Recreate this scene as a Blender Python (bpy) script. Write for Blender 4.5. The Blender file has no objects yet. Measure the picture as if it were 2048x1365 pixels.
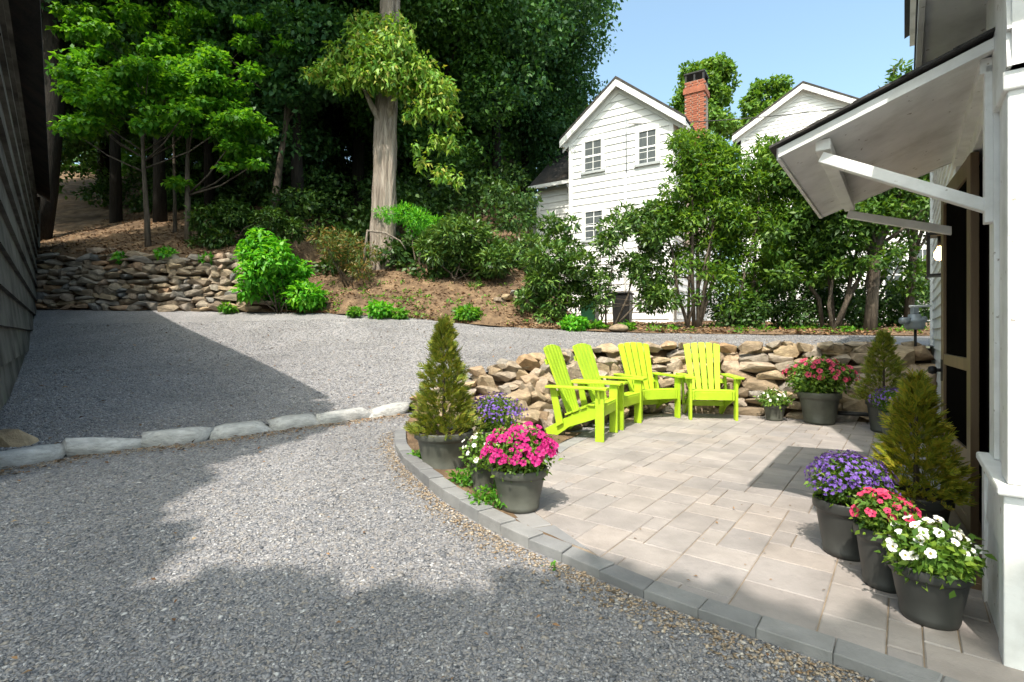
import bpy, bmesh, math, random
import numpy as np
from mathutils import Vector, Matrix

# ------------------------------------------------------------------ camera, sky, sun, exposure
SC = bpy.context.scene
COL = SC.collection
F = 1024.0            # focal length in pixels of the 2048 wide photograph
HZ = 668.0            # row of the horizon
CZ = 1.08             # eye height above the patio
cd = bpy.data.cameras.new('camera'); cam = bpy.data.objects.new('camera', cd); COL.objects.link(cam)
cam.location = (0, 0, CZ); cam.rotation_euler = (math.radians(90), 0, 0)
cd.sensor_width = 36; cd.lens = 18; cd.shift_y = -(682.5 - HZ) / 2048
cd.clip_start = 0.05; cd.clip_end = 2000
SC.camera = cam
SUN = Vector((-0.23, -0.62, 1.0)).normalized()
W = bpy.data.worlds.new('World'); SC.world = W; W.use_nodes = True
wn = W.node_tree.nodes; wl = W.node_tree.links
sky = wn.new('ShaderNodeTexSky'); sky.sky_type = 'NISHITA'; sky.sun_disc = False
sky.sun_elevation = math.asin(SUN.z); sky.sun_rotation = math.atan2(SUN.x, SUN.y)
sky.altitude = 100; sky.air_density = 1.0; sky.dust_density = 4.0; sky.ozone_density = 0.0
tint = wn.new('ShaderNodeMix'); tint.data_type = 'RGBA'; tint.blend_type = 'MULTIPLY'; tint.inputs[0].default_value = 1.0; tint.inputs[7].default_value = (1.06, 1.17, 1.05, 1)
wl.new(sky.outputs[0], tint.inputs[6]); wl.new(tint.outputs[2], wn['Background'].inputs[0]); wn['Background'].inputs[1].default_value = 0.145
sd = bpy.data.lights.new('sun', 'SUN'); sun = bpy.data.objects.new('sun', sd); COL.objects.link(sun)
sd.energy = 2.75; sd.angle = math.radians(0.55); sd.color = (1.0, 0.93, 0.83)
sun.rotation_euler = (-SUN).to_track_quat('-Z', 'Y').to_euler(); sun.location = (-6, -18, 30)
SC.view_settings.view_transform = 'Standard'; SC.view_settings.look = 'None'
SC.view_settings.exposure = 1.25; SC.view_settings.gamma = 1.0
SC.view_settings.use_curve_mapping = False

# ------------------------------------------------------------------ helpers
random.seed(7)
RNG = np.random.default_rng(11)
def at(px, py, Y): return Vector(((px - 1024) / F * Y, Y, CZ + (HZ - py) / F * Y))
def gp(px, py, z=0.0):
    Y = F * (CZ - z) / (py - HZ); return Vector(((px - 1024) / F * Y, Y, z))
def ss(a, b, x):
    t = np.clip((np.asarray(x, float) - a) / (b - a), 0, 1); return t * t * (3 - 2 * t)

def tag(o, label=None, cat=None, group=None, kind=None):
    if label: o['label'] = label
    if cat: o['category'] = cat
    if group: o['group'] = group
    if kind: o['kind'] = kind
    return o
def empty(name, loc=(0, 0, 0), rz=0.0, label=None, cat=None, group=None, kind=None):
    o = bpy.data.objects.new(name, None); COL.objects.link(o)
    o.location = loc; o.rotation_euler = (0, 0, rz); o.empty_display_size = 0.1
    return tag(o, label, cat, group, kind)
def npmesh(name, V, Fc, mat=None, smooth=False):
    V = np.asarray(V, np.float32); Fc = np.asarray(Fc, np.int32); k = Fc.shape[1]
    me = bpy.data.meshes.new(name)
    me.vertices.add(len(V)); me.vertices.foreach_set('co', V.ravel())
    me.loops.add(Fc.size); me.loops.foreach_set('vertex_index', Fc.ravel())
    me.polygons.add(len(Fc)); me.polygons.foreach_set('loop_start', np.arange(0, Fc.size, k, dtype=np.int32))
    me.polygons.foreach_set('loop_total', np.full(len(Fc), k, np.int32))
    if smooth: me.polygons.foreach_set('use_smooth', np.ones(len(Fc), bool))
    me.update(calc_edges=True)
    if mat: me.materials.append(mat)
    return me
def link(name, me, parent=None, loc=(0, 0, 0), rot=(0, 0, 0), scale=(1, 1, 1)):
    o = bpy.data.objects.new(name, me); COL.objects.link(o)
    o.location = loc; o.rotation_euler = rot; o.scale = scale
    if parent is not None: o.parent = parent
    return o
def copy_tree(o, parent=None):
    c = o.copy(); COL.objects.link(c)
    if parent is not None: c.parent = parent
    for ch in list(o.children): copy_tree(ch, c)
    return c

class MB:
    """collects solid pieces of one part"""
    def __init__(s): s.v = []; s.f = []; s.sm = []
    def add(s, vs, fs, smooth=False):
        n = len(s.v); s.v += [tuple(v) for v in vs]; s.f += [tuple(i + n for i in f) for f in fs]; s.sm += [smooth] * len(fs)
        return s
    def box(s, x0, x1, y0, y1, z0, z1):
        return s.add([(x0,y0,z0),(x1,y0,z0),(x1,y1,z0),(x0,y1,z0),(x0,y0,z1),(x1,y0,z1),(x1,y1,z1),(x0,y1,z1)],
                     [(3,2,1,0),(4,5,6,7),(0,1,5,4),(1,2,6,5),(2,3,7,6),(3,0,4,7)])
    def prism(s, poly, axis_w, origin=(0,0,0), u=(1,0,0), v=(0,1,0)):
        """polygon in plane (u, v) at origin, swept along vector axis_w"""
        o = Vector(origin); u = Vector(u); v = Vector(v); w = Vector(axis_w); n = len(poly)
        a = [o + u * p[0] + v * p[1] for p in poly]; b = [p + w for p in a]
        fs = [tuple(range(n - 1, -1, -1)), tuple(range(n, 2 * n))] + [(i, (i + 1) % n, (i + 1) % n + n, i + n) for i in range(n)]
        if u.cross(v).dot(w) < 0: fs = [tuple(reversed(f)) for f in fs]
        return s.add(a + b, fs)
    def beam(s, p0, p1, w, h, up=(0, 0, 1)):
        p0 = Vector(p0); p1 = Vector(p1); d = (p1 - p0).normalized(); up = Vector(up)
        sx = d.cross(up).normalized(); uz = sx.cross(d).normalized()
        return s.prism([(-w/2,-h/2),(w/2,-h/2),(w/2,h/2),(-w/2,h/2)], p1 - p0, p0, sx, uz)
    def tube(s, pts, radii, n=8, cap=True):
        pts = [Vector(p) for p in pts]; vs = []; fs = []
        prev = None
        for i, p in enumerate(pts):
            d = (pts[min(i + 1, len(pts) - 1)] - pts[max(i - 1, 0)]).normalized()
            a = d.cross(Vector((0.31, 0.95, 0.05)) if abs(d.y) < 0.9 else Vector((1, 0, 0))).normalized()
            if prev is not None:
                a = (prev - d * prev.dot(d)).normalized()
            prev = a; b = d.cross(a); r = radii[i] if hasattr(radii, '__len__') else radii
            for k in range(n):
                t = 2 * math.pi * k / n; vs.append(p + a * (r * math.cos(t)) + b * (r * math.sin(t)))
        for i in range(len(pts) - 1):
            for k in range(n):
                fs.append((i*n+k, i*n+(k+1) % n, (i+1)*n+(k+1) % n, (i+1)*n+k))
        if cap: fs.append(tuple(range(n - 1, -1, -1))); fs.append(tuple(range((len(pts)-1)*n, len(pts)*n)))
        return s.add(vs, fs, True)
    def lathe(s, prof, n=32, c=(0, 0, 0)):
        vs = []; fs = []
        for r, z in prof:
            for k in range(n):
                t = 2 * math.pi * k / n; vs.append((c[0] + r * math.cos(t), c[1] + r * math.sin(t), c[2] + z))
        for i in range(len(prof) - 1):
            for k in range(n): fs.append((i*n+k, i*n+(k+1) % n, (i+1)*n+(k+1) % n, (i+1)*n+k))
        return s.add(vs, fs, True)
    def mesh(s, name, mat):
        me = bpy.data.meshes.new(name); me.from_pydata([tuple(v) for v in s.v], [], s.f)
        me.polygons.foreach_set('use_smooth', s.sm); me.update()
        if mat: me.materials.append(mat)
        return me
    def build(s, name, mat, parent=None, bevel=0, **k):
        o = link(name, s.mesh(name, mat), parent, **k)
        if bevel:
            b = o.modifiers.new('bevel', 'BEVEL'); b.width = bevel; b.segments = 2; b.limit_method = 'ANGLE'; b.angle_limit = 0.6
        return o

# ------------------------------------------------------------------ materials
def M(name, stops, src='noise', scale=4.0, detail=5.0, rough=0.75, spec=0.3, bump=None, transl=0.0,
      mottle=None, stretch=(1, 1, 1), emit=None, metal=0.0, coat=0.0, specks=None):
    m = bpy.data.materials.new(name); m.use_nodes = True
    nt = m.node_tree; N = nt.nodes; L = nt.links; b = N['Principled BSDF']; out = N['Material Output']
    b.inputs['Roughness'].default_value = rough; b.inputs['Specular IOR Level'].default_value = spec
    b.inputs['Metallic'].default_value = metal; b.inputs['Coat Weight'].default_value = coat
    tc = N.new('ShaderNodeTexCoord'); mp = N.new('ShaderNodeMapping'); L.new(tc.outputs['Object'], mp.inputs[0]); mp.inputs['Scale'].default_value = stretch
    def noise(sc, de=5.0, ro=0.6):
        n = N.new('ShaderNodeTexNoise'); n.inputs['Scale'].default_value = sc; n.inputs['Detail'].default_value = de; n.inputs['Roughness'].default_value = ro
        L.new(mp.outputs[0], n.inputs['Vector']); return n.outputs['Fac']
    def vor(sc, feat='F1'):
        n = N.new('ShaderNodeTexVoronoi'); n.feature = feat; n.inputs['Scale'].default_value = sc; L.new(mp.outputs[0], n.inputs['Vector']); return n
    if src == 'noise': fac = noise(scale, detail)
    elif src == 'island': fac = N.new('ShaderNodeNewGeometry').outputs['Random Per Island']
    elif src == 'object': fac = N.new('ShaderNodeObjectInfo').outputs['Random']
    elif src == 'cell':
        v = vor(scale); sp = N.new('ShaderNodeSeparateColor'); L.new(v.outputs['Color'], sp.inputs[0]); fac = sp.outputs[0]
    elif src == 'wave':
        n = N.new('ShaderNodeTexWave'); n.inputs['Scale'].default_value = scale; n.inputs['Distortion'].default_value = 6; n.inputs['Detail'].default_value = 4; n.inputs['Detail Scale'].default_value = 2
        L.new(mp.outputs[0], n.inputs['Vector']); fac = n.outputs['Fac']
    rp = N.new('ShaderNodeValToRGB'); L.new(fac, rp.inputs[0]); el = rp.color_ramp.elements
    while len(el) < len(stops): el.new(0.5)
    lo, hi = (0.3, 0.7) if src in ('noise', 'wave') else (0.0, 1.0)
    for i, c in enumerate(stops):
        el[i].position = lo + (hi - lo) * i / max(1, len(stops) - 1); el[i].color = (*c, 1)
    color = rp.outputs[0]
    if mottle:                     # (noise scale, low multiplier, high multiplier)
        ml = N.new('ShaderNodeMapRange'); L.new(noise(mottle[0], 6), ml.inputs[0]); ml.inputs[1].default_value = 0.3; ml.inputs[2].default_value = 0.7
        ml.inputs[3].default_value = mottle[1]; ml.inputs[4].default_value = mottle[2]
        mx = N.new('ShaderNodeMix'); mx.data_type = 'RGBA'; mx.blend_type = 'MULTIPLY'; mx.inputs[0].default_value = 1
        L.new(color, mx.inputs[6]); L.new(ml.outputs[0], mx.inputs[7]); color = mx.outputs[2]
    if specks:                     # (scale, threshold, colour): small flakes, nail heads, dirt
        sr = N.new('ShaderNodeMapRange'); L.new(noise(specks[0], 3, 0.5), sr.inputs[0]); sr.inputs[1].default_value = specks[1]; sr.inputs[2].default_value = specks[1] + .03
        mx = N.new('ShaderNodeMix'); mx.data_type = 'RGBA'; L.new(sr.outputs[0], mx.inputs[0]); L.new(color, mx.inputs[6]); mx.inputs[7].default_value = (*specks[2], 1); color = mx.outputs[2]
    L.new(color, b.inputs['Base Color'])
    if bump:                       # list of (kind, scale, strength, distance)
        prev = None
        for kind, sc, st, di in bump:
            bn = N.new('ShaderNodeBump'); bn.inputs['Strength'].default_value = st; bn.inputs['Distance'].default_value = di
            h = noise(sc, 6, 0.65) if kind == 'noise' else vor(sc).outputs['Distance']
            L.new(h, bn.inputs['Height'])
            if kind == 'vor': bn.invert = True
            if prev: L.new(prev, bn.inputs['Normal'])
            prev = bn.outputs[0]
        L.new(prev, b.inputs['Normal'])
    if transl:
        t = N.new('ShaderNodeBsdfTranslucent'); g = N.new('ShaderNodeMix'); g.data_type = 'RGBA'; g.blend_type = 'MULTIPLY'; g.inputs[0].default_value = 1
        L.new(color, g.inputs[6]); g.inputs[7].default_value = (1.35, 1.25, 0.5, 1); L.new(g.outputs[2], t.inputs[0])
        ms = N.new('ShaderNodeMixShader'); ms.inputs[0].default_value = transl
        L.new(b.outputs[0], ms.inputs[1]); L.new(t.outputs[0], ms.inputs[2]); L.new(ms.outputs[0], out.inputs[0])
    if emit: b.inputs['Emission Color'].default_value = (*emit[0], 1); b.inputs['Emission Strength'].default_value = emit[1]
    return m
MT = {}
MT['gravel'] = M('gravel', [(0.09,0.094,0.106),(0.171,0.172,0.185),(0.241,0.237,0.246),(0.233,0.212,0.197),(0.33,0.324,0.331)], 'cell', 65, rough=0.85, bump=[('vor', 65, 0.7, 0.009), ('noise', 9, 0.3, 0.03)], mottle=(0.9, 0.8, 1.2))
MT['chips'] = M('gravel_chips', [(0.086,0.09,0.1),(0.168,0.17,0.183),(0.223,0.219,0.226),(0.282,0.25,0.216),(0.288,0.281,0.289),(0.187,0.188,0.201),(0.233,0.226,0.228),(0.46,0.447,0.44)], 'island', rough=0.8, mottle=(1.1, 0.78, 1.2))
MT['pebble'] = M('tan_pebbles', [(0.12,0.09,0.06),(0.28,0.21,0.14),(0.4,0.33,0.25),(0.2,0.13,0.07),(0.46,0.42,0.37)], 'island', rough=0.8)
MT['earth'] = M('earth', [(0.075,0.047,0.028),(0.15,0.097,0.057),(0.25,0.17,0.1)], 'noise', 3.5, rough=0.95, bump=[('noise', 14, 0.8, 0.06), ('noise', 60, 0.6, 0.02)], mottle=(1.1, 0.7, 1.2))
MT['litter'] = M('leaf_litter', [(0.09,0.045,0.02),(0.2,0.1,0.045),(0.3,0.18,0.09),(0.14,0.08,0.04),(0.36,0.26,0.15)], 'island', rough=0.9)
MT['ground'] = M('ground', [(0.06,0.06,0.03),(0.09,0.09,0.045)], 'noise', 0.5, rough=0.95)
MT['stone'] = M('fieldstone', [(0.25,0.19,0.13),(0.4,0.305,0.2),(0.33,0.265,0.2),(0.5,0.37,0.22),(0.3,0.27,0.235),(0.44,0.35,0.26),(0.38,0.25,0.14)], 'object', rough=0.85, bump=[('noise', 7, 0.5, 0.06), ('noise', 30, 0.6, 0.02)], mottle=(3.2, 0.6, 1.25))
MT['stone_back'] = M('old_fieldstone', [(0.24,0.19,0.14),(0.38,0.3,0.21),(0.32,0.285,0.235),(0.45,0.34,0.215),(0.2,0.205,0.2),(0.38,0.32,0.26),(0.4,0.24,0.13)], 'object', rough=0.9, bump=[('noise', 6, 0.5, 0.06), ('noise', 26, 0.6, 0.02)], mottle=(2.6, 0.5, 1.2))
MT['kerbwhite'] = M('pale_granite', [(0.36,0.355,0.34),(0.48,0.47,0.455),(0.57,0.56,0.54)], 'noise', 9, rough=0.8, bump=[('noise', 11, 0.5, 0.04), ('noise', 60, 0.4, 0.01)], mottle=(3, 0.7, 1.1))
MT['kerbgrey'] = M('grey_kerb_paver', [(0.16,0.16,0.165),(0.2,0.2,0.2),(0.25,0.245,0.24)], 'object', rough=0.8, bump=[('noise', 16, 0.35, 0.02), ('noise', 90, 0.3, 0.006)], mottle=(6, 0.8, 1.12))
MT['paver'] = M('pavers', [(0.25,0.225,0.213),(0.285,0.256,0.242),(0.32,0.287,0.268),(0.262,0.24,0.232),(0.305,0.267,0.244),(0.275,0.25,0.236)], 'object', rough=0.75, bump=[('noise', 14, 0.35, 0.02), ('noise', 120, 0.25, 0.004)], mottle=(3.2, 0.76, 1.16))
MT['ring'] = M('border_pavers', [(0.2,0.2,0.205),(0.24,0.235,0.235),(0.27,0.26,0.255)], 'object', rough=0.75, bump=[('noise', 14, 0.25, 0.02)], mottle=(5, 0.85, 1.1))
MT['joint'] = M('joint_sand', [(0.2,0.155,0.11),(0.31,0.245,0.18)], 'noise', 18, rough=0.95, bump=[('noise', 80, 0.5, 0.01)])
MT['white'] = M('white_paint', [(0.72,0.72,0.71),(0.8,0.8,0.79)], 'noise', 2.5, rough=0.55, bump=[('noise', 30, 0.12, 0.006)], mottle=(1.3, 0.9, 1.03))
MT['oldwhite'] = M('worn_white_paint', [(0.62,0.61,0.585),(0.76,0.755,0.74),(0.79,0.785,0.775)], 'noise', 4.5, rough=0.6, bump=[('noise', 24, 0.25, 0.006), ('noise', 120, 0.2, 0.002)], mottle=(5, 0.86, 1.04), specks=(26, 0.69, (0.36, 0.33, 0.29)))
MT['wclap'] = M('white_clapboard', [(0.68,0.68,0.68),(0.76,0.76,0.755),(0.8,0.8,0.79)], 'object', rough=0.55, bump=[('noise', 12, 0.15, 0.01)], mottle=(1.4, 0.86, 1.05), specks=(9, 0.72, (0.45, 0.44, 0.42)))
MT['trimgrey'] = M('weathered_sill', [(0.3,0.33,0.34),(0.4,0.42,0.43)], 'noise', 5, rough=0.7)
MT['glass'] = M('window_glass', [(0.035,0.045,0.055),(0.07,0.08,0.085)], 'noise', 1.5, rough=0.08, spec=0.6)
MT['curtain'] = M('lace_curtain', [(0.03,0.04,0.045),(0.13,0.145,0.15)], 'wave', 5.5, rough=0.9, stretch=(3.2, 1, 0.15))
MT['shingle'] = M('dark_shingle', [(0.025,0.025,0.027),(0.05,0.047,0.045),(0.075,0.06,0.05)], 'noise', 3, rough=0.9, bump=[('noise', 25, 0.5, 0.02)])
MT['brick'] = M('brick', [(0.24,0.075,0.045),(0.34,0.12,0.07),(0.28,0.1,0.06)], 'object', rough=0.85, bump=[('noise', 20, 0.4, 0.01)], mottle=(6, 0.7, 1.15))
MT['mortar'] = M('mortar', [(0.26,0.2,0.165),(0.34,0.28,0.24)], 'noise', 8, rough=0.9)
MT['black'] = M('black_metal', [(0.012,0.012,0.013),(0.025,0.024,0.024)], 'noise', 6, rough=0.45)
MT['metal'] = M('grey_metal', [(0.22,0.25,0.28),(0.3,0.33,0.36)], 'noise', 6, rough=0.45, metal=0.3)
MT['barn'] = M('barn_siding', [(0.035,0.031,0.028),(0.075,0.07,0.06),(0.13,0.124,0.108),(0.09,0.1,0.07)], 'noise', 3.0, rough=0.9, stretch=(0.5, 0.5, 0.5), bump=[('noise', 30, 0.5, 0.01)], mottle=(1.6, 0.55, 1.2))
MT['chair'] = M('lime_paint', [(0.35,0.53,0.02),(0.40,0.58,0.028)], 'noise', 3, mottle=(6, 0.85, 1.06), rough=0.42, spec=0.4, bump=[('noise', 40, 0.06, 0.003)])
MT['pot'] = M('grey_green_pot', [(0.055,0.057,0.046),(0.078,0.08,0.065),(0.092,0.094,0.078)], 'noise', 5, rough=0.5, spec=0.4, mottle=(9, 0.85, 1.12), bump=[('noise', 30, 0.1, 0.004)])
MT['potdark'] = M('charcoal_pot', [(0.03,0.031,0.029),(0.047,0.048,0.044)], 'noise', 5, rough=0.45, spec=0.4, mottle=(9, 0.85, 1.12))
MT['soil'] = M('potting_soil', [(0.03,0.02,0.012),(0.07,0.045,0.03)], 'noise', 30, rough=0.95, bump=[('noise', 60, 0.8, 0.02)])
MT['doorwood'] = M('bronze_door_frame', [(0.13,0.085,0.05),(0.2,0.135,0.08)], 'noise', 8, rough=0.45, stretch=(1,1,0.1))
MT['dooredge'] = M('unlit_opening_black', [(0.006,0.005,0.005),(0.012,0.01,0.009)], 'noise', 4, rough=1.0, spec=0.0)
MT['screen'] = M('dark_screen', [(0.004,0.004,0.0035),(0.008,0.007,0.006)], 'noise', 3, rough=1.0, spec=0.0)
MT['bulb'] = M('lit_bulb', [(1,0.8,0.5),(1,0.85,0.6)], 'noise', 2, emit=((1.0, 0.62, 0.25), 14))
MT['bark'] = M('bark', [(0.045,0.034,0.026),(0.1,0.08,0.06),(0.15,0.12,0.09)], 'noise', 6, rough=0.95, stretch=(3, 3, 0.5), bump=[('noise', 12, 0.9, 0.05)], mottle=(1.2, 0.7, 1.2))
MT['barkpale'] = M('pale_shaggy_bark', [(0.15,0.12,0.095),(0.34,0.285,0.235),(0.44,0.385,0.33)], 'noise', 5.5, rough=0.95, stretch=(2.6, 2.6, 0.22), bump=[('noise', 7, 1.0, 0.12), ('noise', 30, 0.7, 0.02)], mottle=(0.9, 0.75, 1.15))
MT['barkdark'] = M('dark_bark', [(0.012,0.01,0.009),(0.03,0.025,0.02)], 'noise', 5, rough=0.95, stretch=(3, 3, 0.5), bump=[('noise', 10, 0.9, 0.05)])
def leafmat(name, stops, transl=0.32, rough=0.5, spec=0.35): return M(name, stops, 'island', rough=rough, spec=spec, transl=transl)
MT['l_forest'] = leafmat('forest_leaf', [(0.025,0.085,0.014),(0.05,0.14,0.02),(0.1,0.21,0.03),(0.035,0.11,0.026)])
MT['l_blue'] = leafmat('bluish_leaf', [(0.026,0.09,0.03),(0.05,0.14,0.045),(0.085,0.19,0.045)])
MT['l_maple'] = leafmat('maple_leaf', [(0.04,0.16,0.015),(0.09,0.27,0.02),(0.18,0.38,0.03)], 0.45)
MT['l_vine'] = leafmat('vine_leaf', [(0.07,0.2,0.02),(0.16,0.33,0.035),(0.28,0.42,0.05),(0.1,0.25,0.03),(0.36,0.34,0.06)], 0.35)
MT['l_bright'] = leafmat('bright_leaf', [(0.05,0.25,0.015),(0.09,0.36,0.02),(0.2,0.48,0.03)], 0.4)
MT['l_rhodo'] = leafmat('rhododendron_leaf', [(0.035,0.1,0.02),(0.08,0.17,0.032),(0.16,0.26,0.05)], 0.2, 0.35, 0.5)
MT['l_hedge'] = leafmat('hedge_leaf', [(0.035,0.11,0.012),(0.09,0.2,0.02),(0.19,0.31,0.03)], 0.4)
MT['l_dark'] = leafmat('dark_hedge_and_shade_leaf', [(0.02,0.06,0.012),(0.04,0.1,0.018),(0.085,0.16,0.026)], 0.25)  # hedge's dark green; also paints shade into undergrowth and fern bush
MT['l_hdark'] = leafmat('deep_green_hedge_leaf', [(0.03,0.085,0.014),(0.065,0.15,0.022),(0.13,0.23,0.03)], 0.35)  # deeper green of the right-hand hedge trees
MT['l_far'] = leafmat('far_leaf', [(0.06,0.15,0.02),(0.12,0.25,0.03),(0.2,0.32,0.05)], 0.3)
MT['l_orange'] = leafmat('juniper_leaf', [(0.04,0.1,0.015),(0.07,0.13,0.02),(0.2,0.1,0.02),(0.09,0.16,0.03)], 0.2)
MT['l_cypress'] = leafmat('cypress_frond', [(0.075,0.115,0.014),(0.14,0.19,0.02),(0.21,0.24,0.028),(0.25,0.22,0.03)], 0.25, 0.6)
MT['l_gold'] = leafmat('golden_cypress_frond', [(0.12,0.16,0.015),(0.21,0.25,0.02),(0.34,0.33,0.025),(0.36,0.28,0.03)], 0.25, 0.6)
MT['l_petunia'] = leafmat('petunia_leaf', [(0.05,0.12,0.015),(0.1,0.2,0.025),(0.2,0.3,0.035)], 0.3)
MT['f_pink'] = leafmat('magenta_petal', [(0.34,0.006,0.12),(0.46,0.014,0.18),(0.4,0.01,0.09)], 0.25)
MT['f_coral'] = leafmat('coral_pink_petal', [(0.56,0.035,0.1),(0.64,0.06,0.15)], 0.25)
MT['f_red'] = leafmat('red_pink_petal', [(0.42,0.03,0.07),(0.56,0.075,0.14),(0.48,0.05,0.14)], 0.25)
MT['f_white'] = leafmat('white_petal', [(0.78,0.77,0.74),(0.84,0.83,0.8)], 0.2)
MT['f_purple'] = leafmat('violet_petal', [(0.13,0.06,0.33),(0.21,0.11,0.45),(0.17,0.1,0.42)], 0.25)
MT['throat'] = M('dark_throat', [(0.1,0.01,0.05),(0.16,0.02,0.08)], 'noise', 5)
MT['throaty'] = M('yellow_throat', [(0.25,0.22,0.03),(0.35,0.3,0.05)], 'noise', 5)

# ------------------------------------------------------------------ terrain functions
def tps(pts):
    P = np.array(pts, float); n = len(P)
    def k(r2): return np.where(r2 > 1e-12, r2 * np.log(np.maximum(r2, 1e-12)), 0.0)
    d2 = ((P[:, None, :2] - P[None, :, :2]) ** 2).sum(-1)
    A = np.zeros((n + 3, n + 3)); A[:n, :n] = k(d2) + np.eye(n) * 0.3; A[:n, n] = 1; A[:n, n+1:] = P[:, :2]; A[n, :n] = 1; A[n+1:, :n] = P[:, :2].T
    w = np.linalg.solve(A, np.concatenate([P[:, 2], [0, 0, 0]]))
    def f(x, y):
        x = np.asarray(x, float); y = np.asarray(y, float)
        q = (x[..., None] - P[:, 0]) ** 2 + (y[..., None] - P[:, 1]) ** 2
        return (k(q) * w[:n]).sum(-1) + w[n] + w[n+1] * x + w[n+2] * y
    return f
def zL(x, y):
    return -0.03 + np.maximum(0, np.asarray(y, float) - 2.3) * 0.038 * np.clip((-np.asarray(x, float) - 0.2) / 1.0, 0, 1)
KERB = [(-7.2,0.6),(-5.6,2.3),(-4.6,3.35),(-3.99,3.99),(-3.61,4.49),(-2.95,4.84),(-2.28,5.5),(-1.34,6.2)]
WTOP = [(-1.12,6.12,0.3),(-0.43,6.0,0.6),(0.0,6.3,0.7),(0.4,6.7,0.77),(1.0,7.2,0.83),(1.7,7.5,0.87),(2.4,7.6,0.89),(3.2,7.4,0.90),(4.0,6.95,0.91),(4.6,6.75,0.915),(5.5,6.6,0.92)]
BACK = [(-16,14.6,1.9),(-12.7,13.8,1.74),(-9.5,13.5,1.70),(-6.65,13.1,1.63),(-4,12.6,1.55),(-2,12.2,1.4),(-0.28,11.8,1.24),(3,11.2,1.09),(6.9,10.5,1.04),(10,10.2,1.02)]
ctl = [(x, y, float(zL(x, y)) + 0.07) for x, y in KERB[1:]] + WTOP + BACK + [(-5.5,5.5,0.34),(-9,9.4,0.72),(-7.2,7.4,0.5),(-2,8,0.55),(-4,9.5,0.85)]
zU = tps(ctl)
bx = np.array([b[0] for b in BACK]); by = np.array([b[1] for b in BACK])
def yb(x): return np.interp(x, bx, by)
def prof(x, d):
    x = np.asarray(x, float); d = np.asarray(d, float)
    A = 1.5 * ss(0.12, 0.38, d) + 0.45 * np.minimum(np.maximum(0, d - 0.4), 22)
    B = 0.5 * ss(0, 0.9, d) + 0.35 * ss(0.8, 2.0, d) + 0.55 * np.minimum(np.maximum(0, d - 1.6), 18)
    C = 0.06 * ss(0, 0.5, d) + 0.04 * np.minimum(d, 40)
    wl_ = 1 - ss(-7.0, -6.3, x); wr = ss(-0.3, 2.4, x + 0 * d) * 1.0
    wr = np.maximum(wr * ss(-0.6, 1.0, x), 0)
    mid = A * wl_ + B * (1 - wl_)
    return mid * (1 - wr) + C * wr
def zE(x, y):
    """height of the ground behind the drive"""
    b = yb(x); xc = np.clip(x, -16, 10)
    rough = 0.05 * np.sin(np.asarray(x) * 2.3 + np.asarray(y) * 1.1) * np.sin(np.asarray(x) * 0.9 - np.asarray(y) * 2.7)
    return zU(xc, b) + prof(x, np.maximum(0, y - b)) + rough * ss(0.2, 1.0, y - b)
def grid(nu, nv, fn):
    u = np.linspace(0, 1, nu); v = np.linspace(0, 1, nv); U, Vv = np.meshgrid(u, v, indexing='ij')
    X, Y, Z = fn(U, Vv); V = np.stack([X, Y, Z], -1).reshape(-1, 3)
    i = np.arange(nu - 1)[:, None] * nv + np.arange(nv - 1)[None, :]
    Fq = np.stack([i, i + nv, i + nv + 1, i + 1], -1).reshape(-1, 4)
    return V, Fq

# ------------------------------------------------------------------ ground sheets
me = npmesh('ground', [(-400,-300,-1.2),(400,-300,-1.2),(400,600,-1.2),(-400,600,-1.2)], [(0,1,2,3)], MT['ground']); tag(link('ground', me), kind='structure')
def low(U, V):
    X = -12 + 15.0 * U; Y = -9 + 15.6 * V; return X, Y, zL(X, Y)
V, Fq = grid(160, 160, low); tag(link('gravel_path', npmesh('gravel_path', V, Fq, MT['gravel'], True)), kind='structure')
nb = np.array([(-9.5,-1.5)] + KERB + [w[:2] for w in WTOP] + [(8.5,6.9)]); sb = np.concatenate([[0], np.cumsum(np.hypot(*np.diff(nb, axis=0).T))]); sb /= sb[-1]
bb = np.array([(-17,12.0),(-16,14.6)] + [(b[0], b[1]) for b in BACK[1:]]); tb = np.concatenate([[0], np.cumsum(np.hypot(*np.diff(bb, axis=0).T))]); tb /= tb[-1]
def up(U, V):
    nx = np.interp(U, sb, nb[:, 0]); ny = np.interp(U, sb, nb[:, 1]); fx = np.interp(U, tb, bb[:, 0]); fy = np.interp(U, tb, bb[:, 1]) + 0.12
    X = nx + (fx - nx) * V; Y = ny + (fy - ny) * V; return X, Y, zU(X, Y)
V, Fq = grid(160, 90, up); tag(link('gravel_drive', npmesh('gravel_drive', V, Fq, MT['gravel'], True)), kind='structure')
def ear(U, V):
    X = -45 + 90 * U; b = yb(X); D = 60 * V ** 3.0; Y = b + D - 0.02
    jit = 0.10 * np.sin(X * 2.1) + 0.07 * np.sin(X * 5.3 + 1)
    Yj = Y + jit * (1 - ss(0, 0.8, D))
    return X, Yj, zE(X, Y) + 0.012 + 0.03 * ss(0, 0.15, D)
V, Fq = grid(420, 130, ear); tag(link('earth_bank', npmesh('earth_bank', V, Fq, MT['earth'], True)), kind='structure')

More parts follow.
